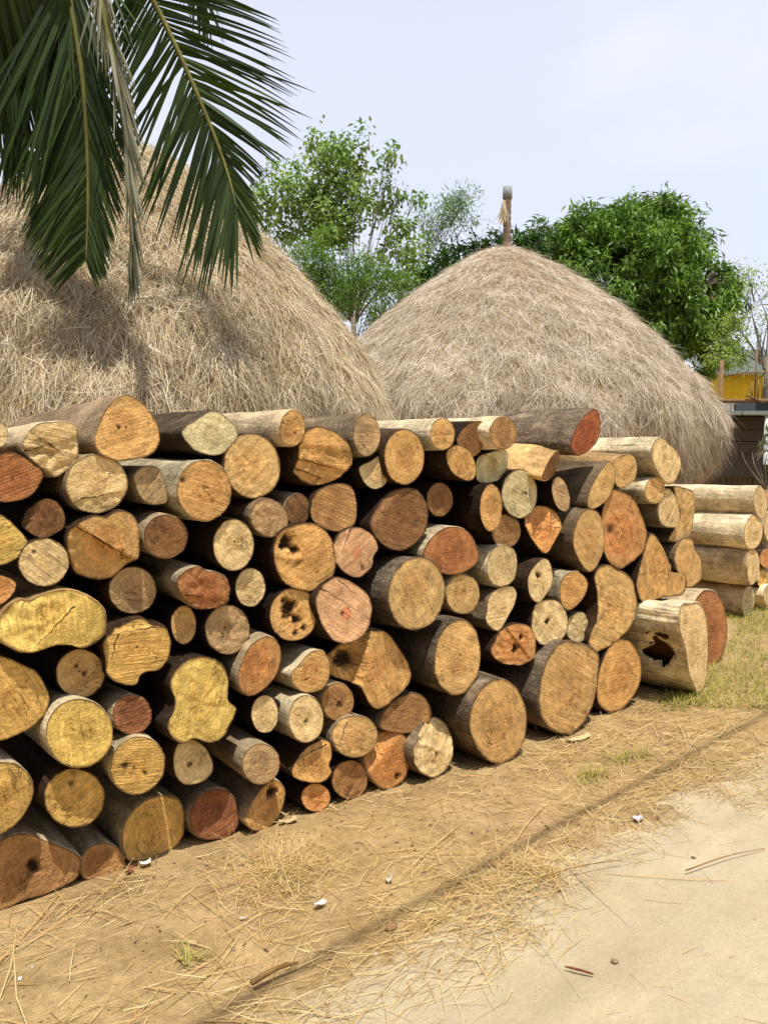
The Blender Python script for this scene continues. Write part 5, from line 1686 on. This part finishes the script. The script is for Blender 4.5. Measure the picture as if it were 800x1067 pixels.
# ------------------------------------------------------------------ litter and bits on the ground
def lump(name, label, cat, px, py, size, mat, flat=0.5, z=0.0, seed=1, stretch=(1, 1)):
    rs = random.Random(seed)
    c = on_ground(px, py)
    c.z = max(float(ground_z(np.array(c.x), np.array(c.y))), 0.004 if wall_q(c.x, c.y) > ROAD_Q + .3 else -1) + z
    bm_V, bm_F = [], []
    n1_, n2_ = 10, 7
    so = Vector((seed * 3.1, seed, 0))
    for i in range(n2_ + 1):
        ph = math.pi * i / n2_
        for j in range(n1_):
            th = 2 * math.pi * j / n1_
            d = Vector((math.sin(ph) * math.cos(th), math.sin(ph) * math.sin(th), math.cos(ph)))
            r = size * (1 + .45 * mnoise.noise(d * 1.6 + so) + .2 * mnoise.noise(d * 4 + so))
            bm_V.append(Vector((d.x * r * stretch[0], d.y * r * stretch[1], d.z * r * flat + size * flat * .6)))
    for i in range(n2_):
        for j in range(n1_):
            j2 = (j + 1) % n1_
            bm_F.append((i * n1_ + j, (i + 1) * n1_ + j, (i + 1) * n1_ + j2, i * n1_ + j2))
    o = mesh_obj(name, bm_V, bm_F, mat)
    o.location = c
    o.rotation_euler = (0, 0, rs.uniform(0, 6))
    return tag(o, label, cat)


def scrap(name, label, cat, px, py, w, l, rot, mat, curl=0.012, seed=1):
    curl *= 1.3
    w, l = w * .75, l * .75
    c = on_ground(px, py)
    c.z = max(float(ground_z(np.array(c.x), np.array(c.y))), 0.004 if wall_q(c.x, c.y) > ROAD_Q + .3 else -1) + 0.006
    V, Fc = [], []
    n_ = 7
    so = Vector((seed * 5.3, seed, 1))
    for i in range(n_):
        for j in range(n_):
            x, y = (i / (n_ - 1) - .5) * l, (j / (n_ - 1) - .5) * w
            x *= 1 + .15 * mnoise.noise(Vector((0, y * 60, seed)))
            V.append(Vector((x, y, .004 + curl * (abs(mnoise.noise(Vector((x * 30, y * 30, 0)) + so)) + (2 * x / l) ** 2 * .4))))
    nv = len(V)
    V += [v - Vector((0, 0, .0012)) for v in V]
    for i in range(n_ - 1):
        for j in range(n_ - 1):
            a = i * n_ + j
            Fc.append((a, a + n_, a + n_ + 1, a + 1))
            Fc.append((nv + a, nv + a + 1, nv + a + n_ + 1, nv + a + n_))
    o = mesh_obj(name, V, Fc, mat)
    o.location = c
    o.rotation_euler = (0, 0, math.radians(rot))
    return tag(o, label, cat)


paper = make_plain("white_paper", lin(214, 208, 196), 0.7, 30, 0.06, bump=0.1)
chip = make_plain("pale_chip", lin(196, 170, 126), 0.85, 20, 0.25, (0.3, 4, 1))


def make_print():
    b = NB("printed_wrapper")
    P = b.coord('Object')
    n_ = b.noise(b.vmath('MULTIPLY', P, (60, 160, 1)), 1.0, 2)
    c = b.mix(b.rng(n_, 0.5, 0.54), lin(230, 230, 234), lin(84, 86, 140))
    return b.finish(c, 0.5, 0.3)


scrap('wrapper', "white wrapper with blue print lying on the straw near the road edge at the right", 'wrapper', 664, 853, .045, .06, 20, make_print(), seed=3)
scrap('paper_scrap', "crumpled white paper scrap in the middle of the soil below the straw heap", 'paper scrap', 333, 944, .03, .06, 40, paper, .02, seed=5)
scrap('paper_scrap', "small white paper scrap lying in the straw band at centre", 'paper scrap', 405, 918, .025, .03, 10, paper, .02, seed=7)
lump('paper_pellet', "tiny white pellet on bare soil at the lower left", 'paper scrap', 21, 1015, .007, paper, .7, seed=9)
scrap('plastic_scrap', "shiny pale plastic scrap at the foot of the tan log with torn bark", 'plastic scrap', 152, 902, .03, .05, 30, paper, .015, seed=11)
scrap('plastic_scrap', "thin white strip of plastic on bare soil right of the grass tuft", 'plastic scrap', 254, 956, .008, .035, 20, paper, .006, seed=12)
scrap('wood_chip', "flat pale wood chip on the ground in front of the biggest squarish log", 'wood chip', 603, 768, .05, .22, 32, chip, .012, seed=13)
scrap('wood_chip', "yellow wood chip below the very small orange-centred log", 'wood chip', 300, 858, .035, .10, 25, chip, .012, seed=14)
scrap('dry_leaf', "reddish brown dry leaf beside the small brown log at the lower left", 'leaf', 135, 910, .025, .055, 80, make_plain("dry_red_leaf", lin(134, 74, 50), .8, 30, .3), .02, seed=15)
A_, B_ = on_ground(588, 1007, 0.012), on_ground(618, 1015, 0.012)
V, Fc = tube([p - A_ for p in curve_pts([A_, A_.lerp(B_, .5) + Vector((.004, -.006, .004)), B_], 9)], [.0015, .003, .0036, .0038, .0038, .0036, .0034, .003, .0018], 8)
o = mesh_obj('seed_pod', V, Fc, make_plain("pod", lin(112, 58, 38), .6, 60, .3))
o.location = A_
tag(o, "dark reddish seed pod lying alone on the pale road", 'seed pod')
stone = make_plain("stone", lin(150, 126, 98), .9, 25, .25)
lump('stone', "tan pebble on the road right of the seed pod", 'stone', 640, 1004, .010, stone, .6, seed=21)
lump('stone', "dark pebble on the road near the straw at the right", 'stone', 722, 892, .013, make_plain("dark_stone", lin(104, 88, 66), .9, 25, .25), .6, seed=22)
lump('stone', "small brown pebble on the road below the long twig", 'stone', 737, 918, .008, stone, .6, seed=23)
lump('clod', "brown soil clod in the cable shadow at the lower centre", 'clod', 407, 965, .02, make_plain("clod", lin(140, 108, 72), .95, 25, .25), .7, seed=24)
twm = make_plain("twig", lin(146, 112, 66), .85, 20, .3)
for lab, a_, b__, r_ in (("long thin twig lying on the road at the right edge", (714, 907), (796, 884), .0028),
                         ("brown twig crossing from the straw onto the road", (560, 915), (648, 896), .003),
                         ("short grey stick beside the cable shadow at the lower left", (262, 1024), (310, 1003), .009)):
    A_, B_ = on_ground(*a_, 0.012), on_ground(*b__, 0.012)
    mid = A_.lerp(B_, .5) + Vector((.01, .01, .008))
    V, Fc = tube([p - A_ for p in curve_pts([A_, mid, B_], 8)], list(np.linspace(r_, r_ * .45, 8)), 6)
    o = mesh_obj('twig', V, Fc, twm)
    o.location = A_
    tag(o, lab, 'twig')

# small dark flakes of bark and wood on the soil along the foot of the pile
n = 800
s = RNG.uniform(-0.9, 5.2, n)
q = np.abs(RNG.normal(0.0, 0.45, n)) + 0.0
x = P0.x + TAN.x * s + NRM.x * q
y = P0.y + TAN.y * s + NRM.y * q
a = RNG.uniform(0, 6.28, n)
D = np.stack([np.cos(a), np.sin(a), RNG.normal(0, .15, n)], -1)
D /= np.linalg.norm(D, axis=1, keepdims=True)
V, T3, tt = leaf_quads(np.stack([x, y, ground_z(x, y) + .004], -1), D, np.tile([[0, 0, 1.0]], (n, 1)), RNG.gamma(2.0, 0.008, n) + .004, RNG.uniform(.003, .012, n), RNG.uniform(0, 1, n))
fl = np_mesh('bark_flakes', V, T3, make_straw_mat("bark_flake", lin(104, 78, 54), lin(142, 110, 74), lin(196, 164, 116)), attrs={'tint': tt})
tag(fl, "small flakes of bark and wood scattered on the soil in front of the pile", 'bark flakes', kind='stuff')

# unseen tree belt added behind the viewer to cut low sky light
blobs = []
for k in range(22):
    bx = -21 + k * 2.0 + RNG.uniform(-.6, .6)
    by = -11.0 + RNG.uniform(-1.5, 1.5)
    for j in range(3):
        blobs.append((Vector((bx + RNG.uniform(-.8, .8), by + RNG.uniform(-.5, .5), 1.3 + j * 2.2 + RNG.uniform(-.4, .4))), RNG.uniform(1.4, 1.9), 1.0))
V, T3, tt, _s = crown(blobs, shoots_per=42, leaves=8, Ln=0.55, Wd=0.24, droop=0.4, spread=0.6, shell=0.35, spray=0.4)
tb = np_mesh('added_tree_belt', V, T3, bush_leaf, attrs={'tint': tt})
tag(tb, "added belt of unseen trees blocking low sky light behind the viewer", 'trees', kind='stuff')

# pebbles and crumbs of soil
n = 900
s = RNG.uniform(-0.9, 6.0, n)
q = RNG.uniform(0.1, 2.6, n)
x = P0.x + TAN.x * s + NRM.x * q
y = P0.y + TAN.y * s + NRM.y * q
z = np.maximum(ground_z(x, y), np.where(q > ROAD_Q + .35, 0.003, -1))
r_ = np.clip(RNG.gamma(2.0, 0.0016, n), .0012, .011)
dirs = np.array([[1, 0, 0], [.5, .87, 0], [-.5, .87, 0], [-1, 0, 0], [-.5, -.87, 0], [.5, -.87, 0]])
low = dirs[None] * RNG.uniform(.75, 1.2, (n, 6, 1))
V = np.concatenate([low * r_[:, None, None] + np.array([0, 0, -.001]), low * (r_ * .7)[:, None, None] + np.stack([0 * r_, 0 * r_, r_ * .7], -1)[:, None]], 1)
V = np.concatenate([V, np.stack([0 * r_, 0 * r_, r_ * .95], -1)[:, None]], 1) + np.stack([x, y, z], -1)[:, None]
b13 = (np.arange(n) * 13)[:, None]
T3 = []
for k in range(6):
    k2 = (k + 1) % 6
    T3 += [[k, k2, 6 + k2], [k, 6 + k2, 6 + k], [6 + k, 6 + k2, 12]]
T3 = (b13[:, :, None] + np.array(T3)[None]).reshape(-1, 3)
pb_ = np_mesh('pebbles', V.reshape(-1, 3), T3, make_straw_mat("pebble", lin(112, 92, 66), lin(164, 140, 104), lin(200, 182, 150)), attrs={'tint': np.repeat(RNG.uniform(0, 1, n), 13)}, smooth=True)
tag(pb_, "small pebbles and crumbs of soil scattered over verge and road", 'pebbles', kind='stuff')
